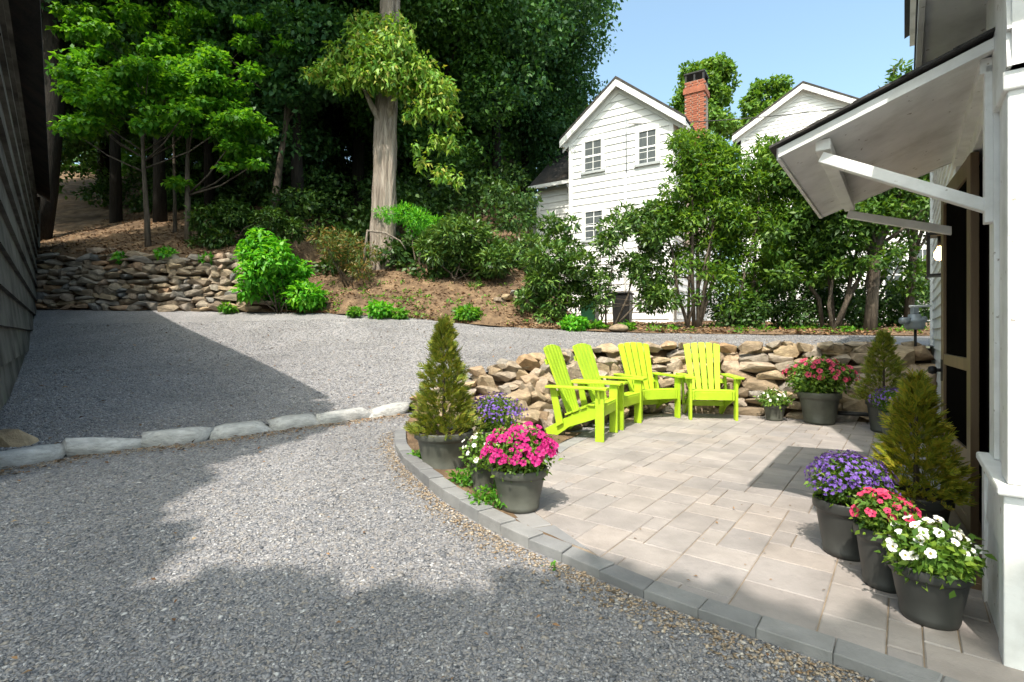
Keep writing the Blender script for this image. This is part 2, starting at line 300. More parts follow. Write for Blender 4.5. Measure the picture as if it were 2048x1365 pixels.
# ------------------------------------------------------------------ stones, kerbs, patio
def stone_mesh(name, mat, seed, power=4.0, npt=20, smooth=False):
    """angular rock: hull of points on a boxy shell"""
    r = np.random.default_rng(seed); P = r.normal(size=(npt, 3)); P /= ((np.abs(P) ** power).sum(1) ** (1 / power))[:, None]; P *= 0.54 * r.uniform(.82, 1.05, (npt, 1)); P[:, 2] += 0.15 * r.normal() * P[:, 0]
    bm = bmesh.new()
    for p in P: bm.verts.new(p)
    g = bmesh.ops.convex_hull(bm, input=bm.verts); bmesh.ops.delete(bm, geom=list(set(e for e in g['geom_interior'] if isinstance(e, bmesh.types.BMVert))), context='VERTS')
    bmesh.ops.recalc_face_normals(bm, faces=bm.faces); me = bpy.data.meshes.new(name); bm.to_mesh(me); bm.free(); me.materials.append(mat)
    me.polygons.foreach_set('use_smooth', [smooth] * len(me.polygons)); me.update(); return me
STONES = [stone_mesh('stone', MT['stone'], i, 9.0, 22) for i in range(20)]
ROUND = [stone_mesh('stone', MT['stone'], 40 + i, 4.5, 18) for i in range(20)]
OLD = [stone_mesh('stone', MT['stone_back'], 70 + i, 8.0, 22) for i in range(18)]
KST = [stone_mesh('kerb_stone', MT['kerbwhite'], 90 + i, 12.0, 34, True) for i in range(6)]
def put_stone(pool, parent, loc, size, ang, tilt=0.0, roll=0.0, name='stone'):
    return link(name, random.choice(pool), parent, loc, (roll, tilt, ang), size)
def resample(pts, s):
    P = np.array(pts, float); L = np.concatenate([[0], np.cumsum(np.linalg.norm(np.diff(P, axis=0), axis=1))])
    return np.stack([np.interp(np.asarray(s) * L[-1], L, P[:, k]) for k in range(P.shape[1])], -1), L[-1]

# pale kerb between the two levels of the drive
kb = empty('stone_kerb', (-3, 4.8, 0), label='row of pale rough granite kerb stones stepping between drive and lower gravel', cat='kerb')
kp = [(x, y) for x, y in KERB]; pos, Lk = resample(kp, [0, 1]); s = 0.0
while s < Lk:
    ln = random.uniform(0.42, 0.62); (a, b), _ = resample(kp, [s / Lk, min(1, (s + ln) / Lk)]); c = (a + b) / 2; ang = math.atan2(b[1] - a[1], b[0] - a[0])
    o = put_stone(KST, kb, (c[0] + 3, c[1] - 4.8, float(zL(c[0], c[1])) + 0.02 + random.uniform(-.01, .01)), (ln * 1.04, 0.18, 0.2), ang, random.uniform(-.02, .02), 0, 'kerb_stone')
    s += ln
# loose boulder by the kerb near the barn
b0 = gp(18, 908, 0.08); o = link('boulder', stone_mesh('boulder', MT['stone_back'], 5, 3.2, 26), None, (b0.x - 0.05, b0.y + 0.1, 0.14), (0, 0, -0.4), (0.42, 0.3, 0.24)); tag(o, 'weathered fieldstone lying on the pale kerb by the barn', 'stone')

# patio kerb (grey pavers on edge, then flush soldier course)
KL = [(-1.2,5.25,.10),(-1.07,4.65,.09),(-.888,4.17,.08),(-.68,3.78,.07),(-.47,3.4,.055),(-.245,3.06,.045),(-.03,2.77,.035),(.19,2.52,.02),(.283,2.456,.012),(.436,2.264,.01),(.535,2.157,.01),(.63,2.08,.01),(.73,1.99,.01),(.872,1.876,.01),(1.115,1.69,.01),(1.24,1.58,.01),(1.75,1.0,.01),(2.1,.5,.01)]
def kerb_w(p): return 0.14
pk = empty('patio_kerb', (0, 3, 0), label='curved edging of grey kerb pavers between gravel and patio', cat='kerb')
_, Lp = resample(KL, [0, 1]); s = 0.0
def block(poly, z0, z1, name, mat, parent, ch=0.006, off=(0, 0, 0)):
    """chamfered paving piece from a convex counter-clockwise outline"""
    n = len(poly); c = np.mean(poly, 0); P = np.array(poly, float); d = P - c; L = np.linalg.norm(d, axis=1, keepdims=True); I = P - d / L * np.minimum(ch * 1.4, L * 0.4)
    off = np.array(off)
    vs = [(*p, z0) for p in P] + [(*p, z1 - ch) for p in P] + [(*p, z1) for p in I]; vs = [tuple(np.array(v) - off) for v in vs]
    fs = [(i, (i+1) % n, n + (i+1) % n, n + i) for i in range(n)] + [(n+i, n+(i+1) % n, 2*n+(i+1) % n, 2*n+i) for i in range(n)] + [tuple(range(2*n, 3*n))]
    me = bpy.data.meshes.new(name); me.from_pydata(vs, [], fs); me.update(); me.materials.append(mat)
    return link(name, me, parent)
while s < Lp - 0.05:
    ln = random.uniform(0.2, 0.27); (a, b), _ = resample(KL, [s / Lp, min(1, (s + ln - 0.003) / Lp)])
    (a0, a1), _ = resample(KL, [max(0, s / Lp - .004), s / Lp + .004]); (b0_, b1), _ = resample(KL, [(s + ln) / Lp - .004, min(1, (s + ln) / Lp + .004)])
    def nrm(p, q): d = (q - p)[:2]; d = d / np.linalg.norm(d); return np.array([-d[1], d[0]])
    na, nb_ = nrm(a0, a1), nrm(b0_, b1); w = 0.108
    zt = (a[2] + b[2]) / 2 + random.uniform(-.002, .002)
    block([a[:2], b[:2], b[:2] + nb_ * w, a[:2] + na * w], -0.15, zt, 'kerb_paver', MT['kerbgrey'], pk, 0.004, (0, 3, 0)); s += ln

RINGL = [(.31,2.6),(.09,2.84),(-.03,3.1),(-.04,3.5),(.03,3.9),(.17,4.4),(.41,4.95),(.75,5.55),(1.2,6.2),(1.7,6.85),(2.3,7.15),(3.1,6.95),(4.0,6.4),(5.0,6.1)]
kin = []
for i in range(8, len(KL)):
    a, b = np.array(KL[max(i-1, 8)][:2]), np.array(KL[min(i+1, len(KL)-1)][:2]); d = (b - a) / np.linalg.norm(b - a); kin.append(tuple(np.array(KL[i][:2]) + np.array([-d[1], d[0]]) * 0.113))
PATIO = kin[:-1] + [(5.1, 6.1)] + [tuple(p) for p in RINGL[::-1][1:]]
def clip(poly, edges):
    for (p, q) in edges:
        out = []; nx, ny = -(q[1] - p[1]), q[0] - p[0]
        f = [(v[0] - p[0]) * nx + (v[1] - p[1]) * ny for v in poly]
        for i in range(len(poly)):
            j = (i + 1) % len(poly)
            if f[i] >= 0: out.append(poly[i])
            if (f[i] >= 0) != (f[j] >= 0):
                t = f[i] / (f[i] - f[j]); out.append((poly[i][0] + t * (poly[j][0] - poly[i][0]), poly[i][1] + t * (poly[j][1] - poly[i][1])))
        poly = out
        if len(poly) < 3: return []
    return poly
def hull(pts):
    pts = sorted(set(pts)); 
    def half(ps):
        h = []
        for p in ps:
            while len(h) > 1 and (h[-1][0]-h[-2][0])*(p[1]-h[-2][1]) - (h[-1][1]-h[-2][1])*(p[0]-h[-2][0]) <= 0: h.pop()
            h.append(p)
        return h
    a = half(pts); b = half(pts[::-1]); return a[:-1] + b[:-1]
HULL = hull(PATIO)
inner = []       # hull shrunk by the ring width on the ring side
cx, cy = 2.4, 4.4
patio = empty('patio', kind='structure')
me = bpy.data.meshes.new('joint_bed'); big = [(*p, -0.006) for p in HULL]; me.from_pydata(big, [], [tuple(range(len(big)))]); me.materials.append(MT['joint']); link('joint_bed', me, patio)
EDG = []
for i in range(len(HULL)):
    p, q = np.array(HULL[i]), np.array(HULL[(i+1) % len(HULL)]); d = (q - p) / np.linalg.norm(q - p); n = np.array([-d[1], d[0]])
    onring = (p[0] < 1.95 and p[1] > 2.57 and q[1] > 2.5 and q[0] < 1.95) or (p[1] > 5.9 and q[1] > 5.9)
    EDG.append((tuple(p + n * (0.155 if onring else 0.006)), tuple(q + n * (0.155 if onring else 0.006))))
    if onring and not (p[1] > 5.9 and q[1] > 5.9):   # dark border pavers
        L = np.linalg.norm(q - p); k = max(1, round(L / 0.24))
        for t in range(k):
            a = p + d * (L * t / k + 0.003); b = p + d * (L * (t + 1) / k - 0.003); block([a, b, b + n * 0.148, a + n * 0.148], -0.05, random.uniform(-.001, .002), 'border_paver', MT['ring'], patio, 0.005)
block([(.10,2.838),(.388,2.565),(.238,2.9)], -0.05, -.0005, 'border_paver', MT['ring'], patio, 0.004)
# ashlar pavers laid along the house wall
UW = np.array([0.608, 0.794]); NW = np.array([-0.794, 0.608]); mod = 0.102
GU, GN = 76, 74; occ = np.zeros((GU, GN), bool); org = np.array([1.2, 0.7]) - NW * 0.75
rp = random.Random(4); small = []
for i in range(GU):
    for j in range(GN):
        if occ[i, j]: continue
        for (a, b) in rp.sample([(2,3),(3,2),(2,2),(3,3),(2,3),(3,2)], 6) + [(2,1),(1,2),(1,1)]:
            if i + a <= GU and j + b <= GN and not occ[i:i+a, j:j+b].any(): break
        occ[i:i+a, j:j+b] = True; g = 0.0022
        r4 = [(i*mod+g, j*mod+g), ((i+a)*mod-g, j*mod+g), ((i+a)*mod-g, (j+b)*mod-g), (i*mod+g, (j+b)*mod-g)]
        poly = [tuple(org + UW * u + NW * v) for u, v in r4]
        if (np.array(poly)[:, 0] * 0.794 - np.array(poly)[:, 1] * 0.608).min() > 0.36 and np.array(poly)[:, 1].min() > 1.75: continue
        pc = clip(poly, EDG)
        if len(pc) >= 3:
            ar = 0.5 * abs(sum(pc[k][0]*pc[(k+1) % len(pc)][1] - pc[(k+1) % len(pc)][0]*pc[k][1] for k in range(len(pc))))
            if ar > 0.0012: block(pc, -0.05, rp.uniform(-.0015, .0015), 'paver', MT['paver'], patio, 0.004)

# planting bed at the bend of the kerb, and the earth behind the dry stone wall
def ruled(A, B, nu, nv, wob=0.0):
    a, _ = resample(A, np.linspace(0, 1, nu)); b, _ = resample(B, np.linspace(0, 1, nu)); v = np.linspace(0, 1, nv)[None, :, None]
    P = a[:, None, :] * (1 - v) + b[:, None, :] * v
    if wob: P[..., 2] += wob * np.sin(P[..., 0] * 9 + 1) * np.sin(P[..., 1] * 8)
    i = np.arange(nu - 1)[:, None] * nv + np.arange(nv - 1)[None, :]
    return P.reshape(-1, 3), np.stack([i, i + nv, i + nv + 1, i + 1], -1).reshape(-1, 4)
KI = [(k[0] + 0.06, k[1] + 0.03, k[2] - 0.03) for k in KL[:9]][::-1]
RI = [(p[0] + 0.02, p[1], 0.012 if 0 < i else 0.0) for i, p in enumerate(RINGL[:8])]
V, Fq = ruled(KI, RI, 40, 16, 0.012); tag(link('planting_bed', npmesh('planting_bed', V, Fq, MT['earth'], True)), kind='structure')
FOOT = [(-1.18,5.5,.05),(-.75,5.32,.03),(-.1,5.3,.02),(.3,5.5,0),(.7,6.0,-.01),(1.2,6.55,-.01),(1.7,7.05,-.01),(2.3,7.22,-.01),(3.1,6.95,-.01),(3.85,6.4,-.01),(4.4,6.18,-.01),(5.0,6.0,-.01)]
V, Fq = ruled([(f[0] - 0.02 * 0, f[1] + 0.1, f[2]) for f in FOOT], [(w[0], w[1] + 0.12, w[2] - 0.03) for w in WTOP], 90, 14, 0.02); tag(link('earth_fill', npmesh('earth_fill', V, Fq, MT['earth'], True)), kind='structure')

sw = empty('dry_stone_wall', (2, 6.6, 0), label='curved dry stone retaining wall of tan fieldstones behind the lime chairs', cat='wall')
wa, Lf = resample(FOOT, [0, 1]); NR = 8
for r in range(NR):
    v = (r + 0.5) / NR; s = random.uniform(-0.2, 0)
    while s < Lf:
        u = max(0, s / Lf); (f0,), _ = resample(FOOT, [u]); (t0,), _ = resample(WTOP, [u]); hgt = t0[2] - f0[2]
        right = ss(1.3, 2.2, f0[0]); sl = math.hypot(np.linalg.norm((t0 - f0)[:2]), hgt)
        rowh = sl / NR; ln = random.uniform(0.12, 0.36) * (1 + 0.35 * float(right)); (f1,), _ = resample(FOOT, [min(1, (s + ln) / Lf)]); (t1,), _ = resample(WTOP, [min(1, (s + ln) / Lf)])
        p0 = f0 * (1 - v) + t0 * v; p1 = f1 * (1 - v) + t1 * v; c = (p0 + p1) / 2; wd = np.linalg.norm(p1 - p0); ang = math.atan2(p1[1] - p0[1], p1[0] - p0[0])
        if rowh > 0.05 and 0 <= s and c[0] < 5.2:
            if random.random() < 0.985:
                jz = random.uniform(-.03, .03); hh = rowh * random.uniform(0.75, 1.6) if right > 0.5 else max(0.09, rowh) * random.uniform(0.85, 1.6)
                out = random.uniform(-0.03, 0.05); nx, ny = math.sin(ang), -math.cos(ang)
                put_stone(STONES if right > 0.5 else ROUND, sw, (c[0] - 2 + nx * out, c[1] - 6.6 + ny * out, c[2] + jz), (wd * 1.02 if right > .5 else wd * random.uniform(.85, 1.15), random.uniform(0.2, 0.3), hh), ang + random.uniform(-.15, .15), random.uniform(-.06, .06) if right > .5 else random.uniform(-.3, .3), random.uniform(-.1, .1))
        s += ln
s = 0.05                      # cap stones along the edge of the drive
while s < Lf:
    (t0, t1), L2 = resample(WTOP, [s / Lf, min(1, (s + 0.1) / Lf)]); ln = random.uniform(0.16, 0.4); ang = math.atan2(t1[1] - t0[1], t1[0] - t0[0])
    if t0[0] < 5.3: put_stone(ROUND, sw, (t0[0] - 2, t0[1] - 6.6 - 0.08 + random.uniform(-.06, .06), t0[2] + random.uniform(-0.02, 0.03)), (ln, random.uniform(.16, .28), random.uniform(.08, .16)), ang + random.uniform(-.4, .4), random.uniform(-.2, .2), random.uniform(-.2, .2))
    s += ln * 0.95
# big slabs where the wall meets the house
for px, py, Y, sx, sy, sz, a in ((1670,702,6.9,.5,.35,.16,-.1),(1735,705,6.75,.55,.4,.2,.15),(1790,712,6.55,.5,.4,.24,.3),(1840,705,6.6,.45,.4,.2,.1),(1850,760,6.2,.4,.35,.26,.2),(1810,745,6.4,.35,.3,.2,.1)):
    p = at(px, py, Y); put_stone(STONES, sw, (p.x - 2, p.y - 6.6, p.z), (sx, sy, sz), a, random.uniform(-.15, .15), random.uniform(-.2, .2))

# old retaining wall at the back of the drive
ow = empty('fieldstone_wall', (-9.5, 13.4, 1.7), label='low old fieldstone wall holding back the wooded slope', cat='wall')
for r in range(11):
    x = -13.6 + random.uniform(0, .3)
    while x < -6.5:
        ln = random.uniform(0.16, 0.66); xm = x + ln / 2; end = float(1 - ss(-7.1, -6.2, xm) * 0.75); rh = 1.5 / 11
        z = rh * (r + 0.5) + 0.05 * math.sin(xm * 1.7) * r / 11
        if z < 1.55 * end:
            y = float(yb(xm)) + 0.04 + 0.018 * r + random.uniform(-.04, .04); zb = float(zU(xm, yb(xm)))
            put_stone(OLD, ow, (xm + 9.5, y - 13.4, zb - 1.7 + z + random.uniform(-.035, .035)), (ln * 1.05, random.uniform(.28, .4), rh * random.uniform(0.75, 1.75)), -0.09 + random.uniform(-.2, .2), random.uniform(-.13, .13), random.uniform(-.1, .1))
        x += ln

# ------------------------------------------------------------------ buildings
def frame_of(loc, rz): return Matrix.Translation(Vector(loc)) @ Matrix.Rotation(rz, 4, 'Z')
def on_face(mat, px, py, yl=0.0):
    inv = mat.inverted(); o = inv @ Vector((0, 0, CZ)); d = inv.to_3x3() @ Vector(((px - 1024) / F, 1, (HZ - py) / F))
    t = (yl - o.y) / d.y; return o + d * t
def board(x0a, x1a, x0b, x1b, z0, z1, y, proud, mat, parent, name='clapboard'):
    """one clapboard lying in the local xz plane, facing -y: bottom edge stands proud, ends may slope"""
    mb = MB(); yb0 = y - proud; yt = y - 0.004
    mb.add([(x0a,yb0,z0),(x1a,yb0,z0),(x1b,yt,z1),(x0b,yt,z1),(x0a,y+.01,z0),(x1a,y+.01,z0),(x1b,y+.01,z1),(x0b,y+.01,z1)],
           [(0,1,2,3),(1,0,4,5),(0,3,7,4),(2,1,5,6),(3,2,6,7)])
    return mb.build(name, mat, parent)
def window(parent, x0, x1, z0, z1, y, curtain=True):
    w = MB(); c = 0.13
    w.box(x0-c, x0, y-.06, y-.004, z0, z1+.0); w.box(x1, x1+c, y-.06, y-.004, z0, z1); w.box(x0-c, x1+c, y-.065, y-.003, z1+.002, z1+.16)
    w.box(x0, x1, y-.05, y-.005, (z0+z1)/2-.03, (z0+z1)/2+.03); w.box((x0+x1)/2-.013, (x0+x1)/2+.013, y-.043, y-.006, z0, (z0+z1)/2-.032); w.box((x0+x1)/2-.013, (x0+x1)/2+.013, y-.044, y-.006, (z0+z1)/2+.032, z1)
    f = w.build('window', MT['white'], parent)
    MB().box(x0-c-.04, x1+c+.04, y-.11, y-.002, z0-.09, z0-.002).build('sill', MT['trimgrey'], f)
    for a, b in ((z0, (z0+z1)/2-.031), ((z0+z1)/2+.031, z1)):
        for p, q in ((x0, (x0+x1)/2-.014), ((x0+x1)/2+.014, x1)): MB().box(p, q, y-.036, y-.03, a, b).build('pane', MT['curtain'] if curtain else MT['glass'], f)
    return f
def gable_house(name, loc, rz, w, zeave, zpeak, depth, exposure, label, over=0.35, overr=0.35, cat='house', xp=None, back=True):
    H = empty(name, loc, rz, label, cat); xp = xp or w / 2; pl = (zpeak - zeave) / xp; pr = (zpeak - zeave) / (w - xp)
    def lim(z): return (0, w) if z <= zeave else (min(xp, (z - zeave) / pl), max(xp, w - (z - zeave) / pr))
    MB().prism([(0,-.4),(w,-.4),(w,zeave),(xp,zpeak-.03),(0,zeave)], (0, depth, 0), (0, 0.012, 0), (1,0,0), (0,0,1)).build('wall', MT['white'], H)
    z = 0.0
    while z < zpeak - .12:
        z1 = min(z + exposure + 0.012, zpeak - .06); a = lim(z); b = lim(z1); jx = random.uniform(.2, .8) * w
        if random.random() < .6 and a[0] + .3 < jx < a[1] - .3 and b[0] < jx < b[1]: board(a[0], jx-.003, b[0], jx-.003, z, z1, 0.0, 0.038, MT['wclap'], H); board(jx+.003, a[1], jx+.003, b[1], z, z1, 0.0, 0.036, MT['wclap'], H)
        else: board(a[0], a[1], b[0], b[1], z, z1, 0.0, 0.038, MT['wclap'], H)
        z += exposure
    for x0, x1 in ((-.03, .12), (w-.12, w+.03)): MB().box(x0, x1, -.055, .09, -.3, zeave-.05).build('corner_board', MT['white'], H)
    # roof: two slabs, rake boards
    n = 0.16
    for sgn in (-1, 1):
        p = pl if sgn < 0 else pr; ov = over if sgn < 0 else overr; xe = -ov if sgn < 0 else w + ov; ze = zeave - ov * p
        roof = MB().prism([(xp, zpeak+.10),(xe, ze+.10),(xe, ze+.18),(xp, zpeak+.20)], (0, depth+.5, 0), (0,-.34,0), (1,0,0), (0,0,1)).build('roof', MT['shingle'], H)
        MB().prism([(xp, zpeak-.16),(xe, ze-.16),(xe, ze+.097),(xp, zpeak+.097)], (0, .05, 0), (0,-.325,0), (1,0,0), (0,0,1)).build('rake_board', MT['white'], H)
        MB().prism([(xp, zpeak-.05),(xe, ze-.05),(xe, ze+.02),(xp, zpeak+.02)], (0, .25, 0), (0,-.27,0), (1,0,0), (0,0,1)).build('soffit', MT['white'], H)
        MB().prism([(xp, zpeak-.3),(xe, ze-.3),(xe, ze-.06),(xp, zpeak-.06)], (0, .04, 0), (0,-.06,0), (1,0,0), (0,0,1)).build('frieze_board', MT['white'], H)
        MB().prism([(xe, ze-.12),(xe-sgn*.12, ze-.12),(xe-sgn*.12, ze+.03),(xe, ze+.03)][::sgn], (0, depth, 0), (0,-.2,0), (1,0,0), (0,0,1)).build('gutter', MT['white'], H)
    return H
H1L = (2.28, 20.1, 1.35); H1R = math.atan2(-.533, .846)
h1 = gable_house('clapboard_house', H1L, H1R, 3.98, 7.4, 8.98, 8.0, 0.262, 'tall white clapboard house with steep gable and brick chimney behind the shrubs', 0.3, 0.5, xp=2.0)
m1 = frame_of(H1L, H1R)
for (a, b, c, d) in ((1171,283,1203,343),(1279,263,1312,327),(1172,424,1205,480)):
    p, q = on_face(m1, a, (b + d) / 2), on_face(m1, c, (b + d) / 2); ym = on_face(m1, (a + c) / 2, b).z; yl = on_face(m1, (a + c) / 2, d).z; window(h1, p.x, q.x, yl, ym, 0.0)
dsp = on_face(m1, 1252, 400); MB().tube([(dsp.x,-.07,-.2),(dsp.x,-.07,5.6)], 0.035, 8).build('conduit', MT['white'], h1)
q = on_face(m1, 1254, 245); MB().tube([(q.x,-.05,q.z+.15),(q.x,-.12,q.z+.05),(q.x,-.08,q.z-1.9)], 0.018, 6).build('service_mast', MT['metal'], h1)
# right flank with clapboards
for i in range(28): board(0, 8, 0, 8, i*.262, i*.262+.27, 0, .035, MT['wclap'], h1).matrix_local = Matrix.Translation((3.992, 0.0, 0)) @ Matrix.Rotation(math.radians(90), 4, 'Z')
MB().tube([(4.42,-.1,7.0),(4.25,-.04,6.75),(4.06,.03,6.5),(4.05,.05,.2)], .045, 8).build('downspout', MT['white'], h1)
# chimney with separate bricks on the seen faces
ch = MB().box(4.1, 4.78, 1.2, 1.9, 3.0, 9.0).build('chimney', MT['mortar'], h1)
bm_ = MB().box(-.118, .118, -.02, .06, -.034, .034).mesh('brick', MT['brick'])
for r in range(44):
    z = 8.95 - r * .082; off = .13 if r % 2 else 0
    for k in range(3):
        x = 4.1 + .1 + off * .5 + k * .235
        if x < 4.76: link('brick', bm_, ch, (x, 1.2, z), (0, 0, 0), (0.88, 1, 1))
MB().box(4.05, 4.83, 1.15, 1.95, 8.55, 8.75).build('corbel', MT['brick'], ch)
cp = MB(); cp.box(4.07, 4.81, 1.17, 1.93, 9.27, 9.32)
for x, y in ((4.13,1.23),(4.75,1.23),(4.13,1.87),(4.75,1.87),(4.44,1.23)): cp.box(x-.03, x+.03, y-.03, y+.03, 9.0, 9.28)
cp.build('chimney_cap', MT['black'], ch)
# wing with dark roof, and the low shed against it
WX0, WX1 = -1.95, -0.03; ZW = 5.9
MB().box(WX0, WX1, .912, 6, -.4, ZW).build('wing_wall', MT['white'], h1)
for i in range(23): board(WX0, WX1, WX0, WX1, i*.262, min(i*.262+.27, ZW-.02), .9, .038, MT['wclap'], h1)
MB().prism([(.5, ZW-.02),(4.2, ZW+3.0),(4.2, ZW+3.12),(.5, ZW+.1)], (WX1-WX0+.22, 0, 0), (WX0-.2, 0, 0), (0,1,0), (0,0,1)).build('wing_roof', MT['shingle'], h1)
MB().box(WX0-.2, WX1, .38, .5, ZW-.1, ZW+.03).build('wing_gutter', MT['white'], h1)
MB().box(WX0-.03, WX0+.1, .845, 1, -.3, ZW-.12).build('wing_corner_board', MT['white'], h1)
MB().tube([(-.35,.44,ZW-.1),(-.35,.8,ZW-.4),(-.35,.82,.2)], .045, 8).build('wing_downspout', MT['white'], h1)
MB().prism([(-3.5,-.4),(WX0-.01,-.4),(WX0-.01,4.95),(-3.5,4.0)], (0, 4, 0), (0, 1.6, 0), (1,0,0), (0,0,1)).build('shed_wall', MT['white'], h1)
for i in range(18):
    z = i * .262; z1 = z + .27; f = lambda zz: -3.5 if zz < 4.0 else -3.5 + (zz - 4.0) / .95 * 1.54
    if f(z1) < WX0 - .05: board(f(z), WX0-.04, f(z1), WX0-.04, z, z1, 1.59, .034, MT['wclap'], h1)
MB().prism([(-3.7,3.93),(WX0-.035,5.01),(WX0-.035,5.11),(-3.7,4.03)], (0, 4.4, 0), (0, 1.35, 0), (1,0,0), (0,0,1)).build('shed_roof', MT['white'], h1)

H2L = (11.4, 25.4, 1.45); H2R = H1R + .01
h2 = gable_house('white_house', H2L, H2R, 5.3, 9.55, 11.15, 8.0, 0.17, 'white clapboard house with wide low gable half hidden by the hedge', 0.4, 0.4, xp=2.65); m2 = frame_of(H2L, H2R)
MB().box(5.35, 12.5, .62, 6, -.4, 5.6).build('wing_wall', MT['white'], h2)
for i in range(32): board(5.36, 12.5, 5.36, 12.5, i*.17, i*.17+.178, .61, .03, MT['wclap'], h2)
MB().prism([(.2,5.55),(4.2,7.6),(4.2,7.75),(.2,5.7)], (7.4, 0, 0), (5.34,0,0), (0,1,0), (0,0,1)).build('wing_roof', MT['shingle'], h2)
for (a, b, c, d, yl) in ((1640,520,1672,600,0.0),(1770,500,1805,600,.6),(1830,500,1860,600,.6)):
    p, q = on_face(m2, a, 560, yl), on_face(m2, c, 560, yl); window(h2, p.x, q.x, on_face(m2, (a+c)/2, d, yl).z, on_face(m2, (a+c)/2, b, yl).z, yl, False)
# overhead wire to the house
wr = MB(); A = m1 @ Vector((q.x * 0 + on_face(m1, 1258, 250).x, -.1, on_face(m1, 1258, 250).z)); B = Vector((13.0, 15.0, 8.2)); pts = []
for i in range(17):
    t = i / 16; p = A.lerp(B, t); p.z -= 0.9 * t * (1 - t); pts.append(p)
tag(wr.tube(pts, 0.016, 5).build('overhead_wire', MT['black']), 'thin dark overhead wire running from the tall gable to the right', 'wire')

# barn on the left
BD = Vector((-0.664, 0.748, 0)); BN = Vector((0.748, 0.664, 0)); BC = Vector((-3.84, 3.64, 0)); BR = math.atan2(0.748, -0.664)
bl = 15.2
# local frame: +x runs from the near corner to the far end, -y faces the drive
barn = empty('barn', BC, BR, 'dark weathered barn wall of wide horizontal boards at the left edge', 'barn')
MB().prism([(0.02,-.5),(5.0,-.5),(5.0,5.2),(2.5,7.0),(.02,5.2)], (bl, 0, 0), (0,0,0), (0,1,0), (0,0,1)).build('wall', MT['barn'], barn)
rb = random.Random(3)
for i in range(14):
    z = 0.0 + i * 0.395
    if z + .4 > 5.2: break
    x = 0.0
    segs = [0, bl * rb.uniform(.3, .7), bl]
    for a, b in zip(segs[:-1], segs[1:]): board(a, b - .006, a, b - .006, z - .03 + rb.uniform(-.006, .006), z + .39, 0, .055, MT['barn'], barn, 'siding_board')
for x in (-.14, bl-.02): MB().box(x, x+.16, -.075, .1, -.3, 5.1).build('corner_board', MT['barn'], barn)
MB().prism([(-.3,5.0),(2.5,7.0),(5.2,5.08),(5.2,5.2),(2.5,7.16),(-.3,5.13)], (bl + .3, 0, 0), (-.15,0,0), (0,1,0), (0,0,1)).build('roof', MT['shingle'], barn)

# house on the right: local +x along the wall away from the camera, +y out towards the patio
NL = (1.61, 1.67, 0.0); NA = math.atan2(.794, .608)
nh = empty('porch_house', NL, NA, 'white clapboard house corner with canopied screen door at the right edge', 'house')
def fboard(t0, t1, z0, z1, o, proud, name='clapboard', mat='oldwhite'):      # facing +y
    mb = MB(); mb.add([(t0,o+proud,z0),(t1,o+proud,z0),(t1,o+.004,z1),(t0,o+.004,z1),(t0,o-.01,z0),(t1,o-.01,z0),(t1,o-.01,z1),(t0,o-.01,z1)], [(3,2,1,0),(4,5,1,0)[::1],(4,0,3,7),(1,5,6,2),(2,6,7,3)])
    return mb.build(name, MT[mat], nh)
w = MB(); w.box(.03, 2.2, -3.5, -.16, -.3, 2.5); w.box(2.2, 6.8, -4, -.062, -.4, 5.4); w.box(1.5, 2.2, -4, -.062, 2.05, 5.4); w.box(.62, 1.5, -3, -.062, 2.05, 2.5); w.build('wall', MT['oldwhite'], nh)
# low half wall with ledge
MB().box(.012, .56, -.6, -.012, -.15, .55).build('half_wall', MT['oldwhite'], nh)
for i in range(3): fboard(.1, .5, -.1 + i*.22, .11 + i*.22, -.012, .012, 'panel_board')
MB().box(.5, .575, -.1, .006, -.12, .553).build('casing', MT['oldwhite'], nh, .003)
MB().box(-.008, .1, -.1, .006, -.12, .553).build('corner_board', MT['oldwhite'], nh, .004)
for i in range(5): MB().box(-.006, .011, -.102 - .22*(i+1), -.103 - .22*i, -.12, .552).build('panel_board', MT['oldwhite'], nh, .003)
MB().box(-.03, .585, -1.6, .024, .556, .588).build('ledge', MT['oldwhite'], nh, .008)
MB().box(.0, .13, -.16, -.004, .59, 1.93).build('corner_column', MT['oldwhite'], nh, .006)
MB().box(-.015, .145, -.18, .008, 1.87, 1.932).build('column_cap', MT['oldwhite'], nh, .006)
MB().box(.03, .06, -1.6, -.162, .59, 1.93).build('porch_panel', MT['oldwhite'], nh)
for t0, t1, o in ((.132, .3, -.05), (.3, .42, -.03), (.42, .56, -.015)): MB().box(t0, t1-.004, -.16, o, .59, 2.3).build('casing', MT['oldwhite'], nh, .003)
for i in range(5): MB().add([(-.03,-1.6,1.94+i*.12),(-.03,.0,1.94+i*.12),(-.006,.0,2.06+i*.12),(-.006,-1.6,2.06+i*.12),(.03,-1.6,1.94+i*.12),(.03,.0,1.94+i*.12),(.03,.0,2.06+i*.12),(.03,-1.6,2.06+i*.12)], [(0,1,2,3),(0,4,5,1),(1,5,6,2),(4,0,3,7)]).build('clapboard', MT['oldwhite'], nh)
MB().box(-.03, .62, -.05, -.012, 1.94, 2.5).build('header', MT['oldwhite'], nh)
MB().prism([(.22,2.5),(.22,2.58),(-3.6,3.9),(-3.6,3.8)], (1.72, 0, 0), (-.28,0,0), (0,1,0), (0,0,1)).build('porch_roof', MT['shingle'], nh)
MB().box(-.27, 1.44, -3, .19, 2.455, 2.497).build('porch_soffit', MT['oldwhite'], nh)
MB().box(-.275, 1.44, .192, .215, 2.44, 2.56).build('porch_fascia', MT['oldwhite'], nh)
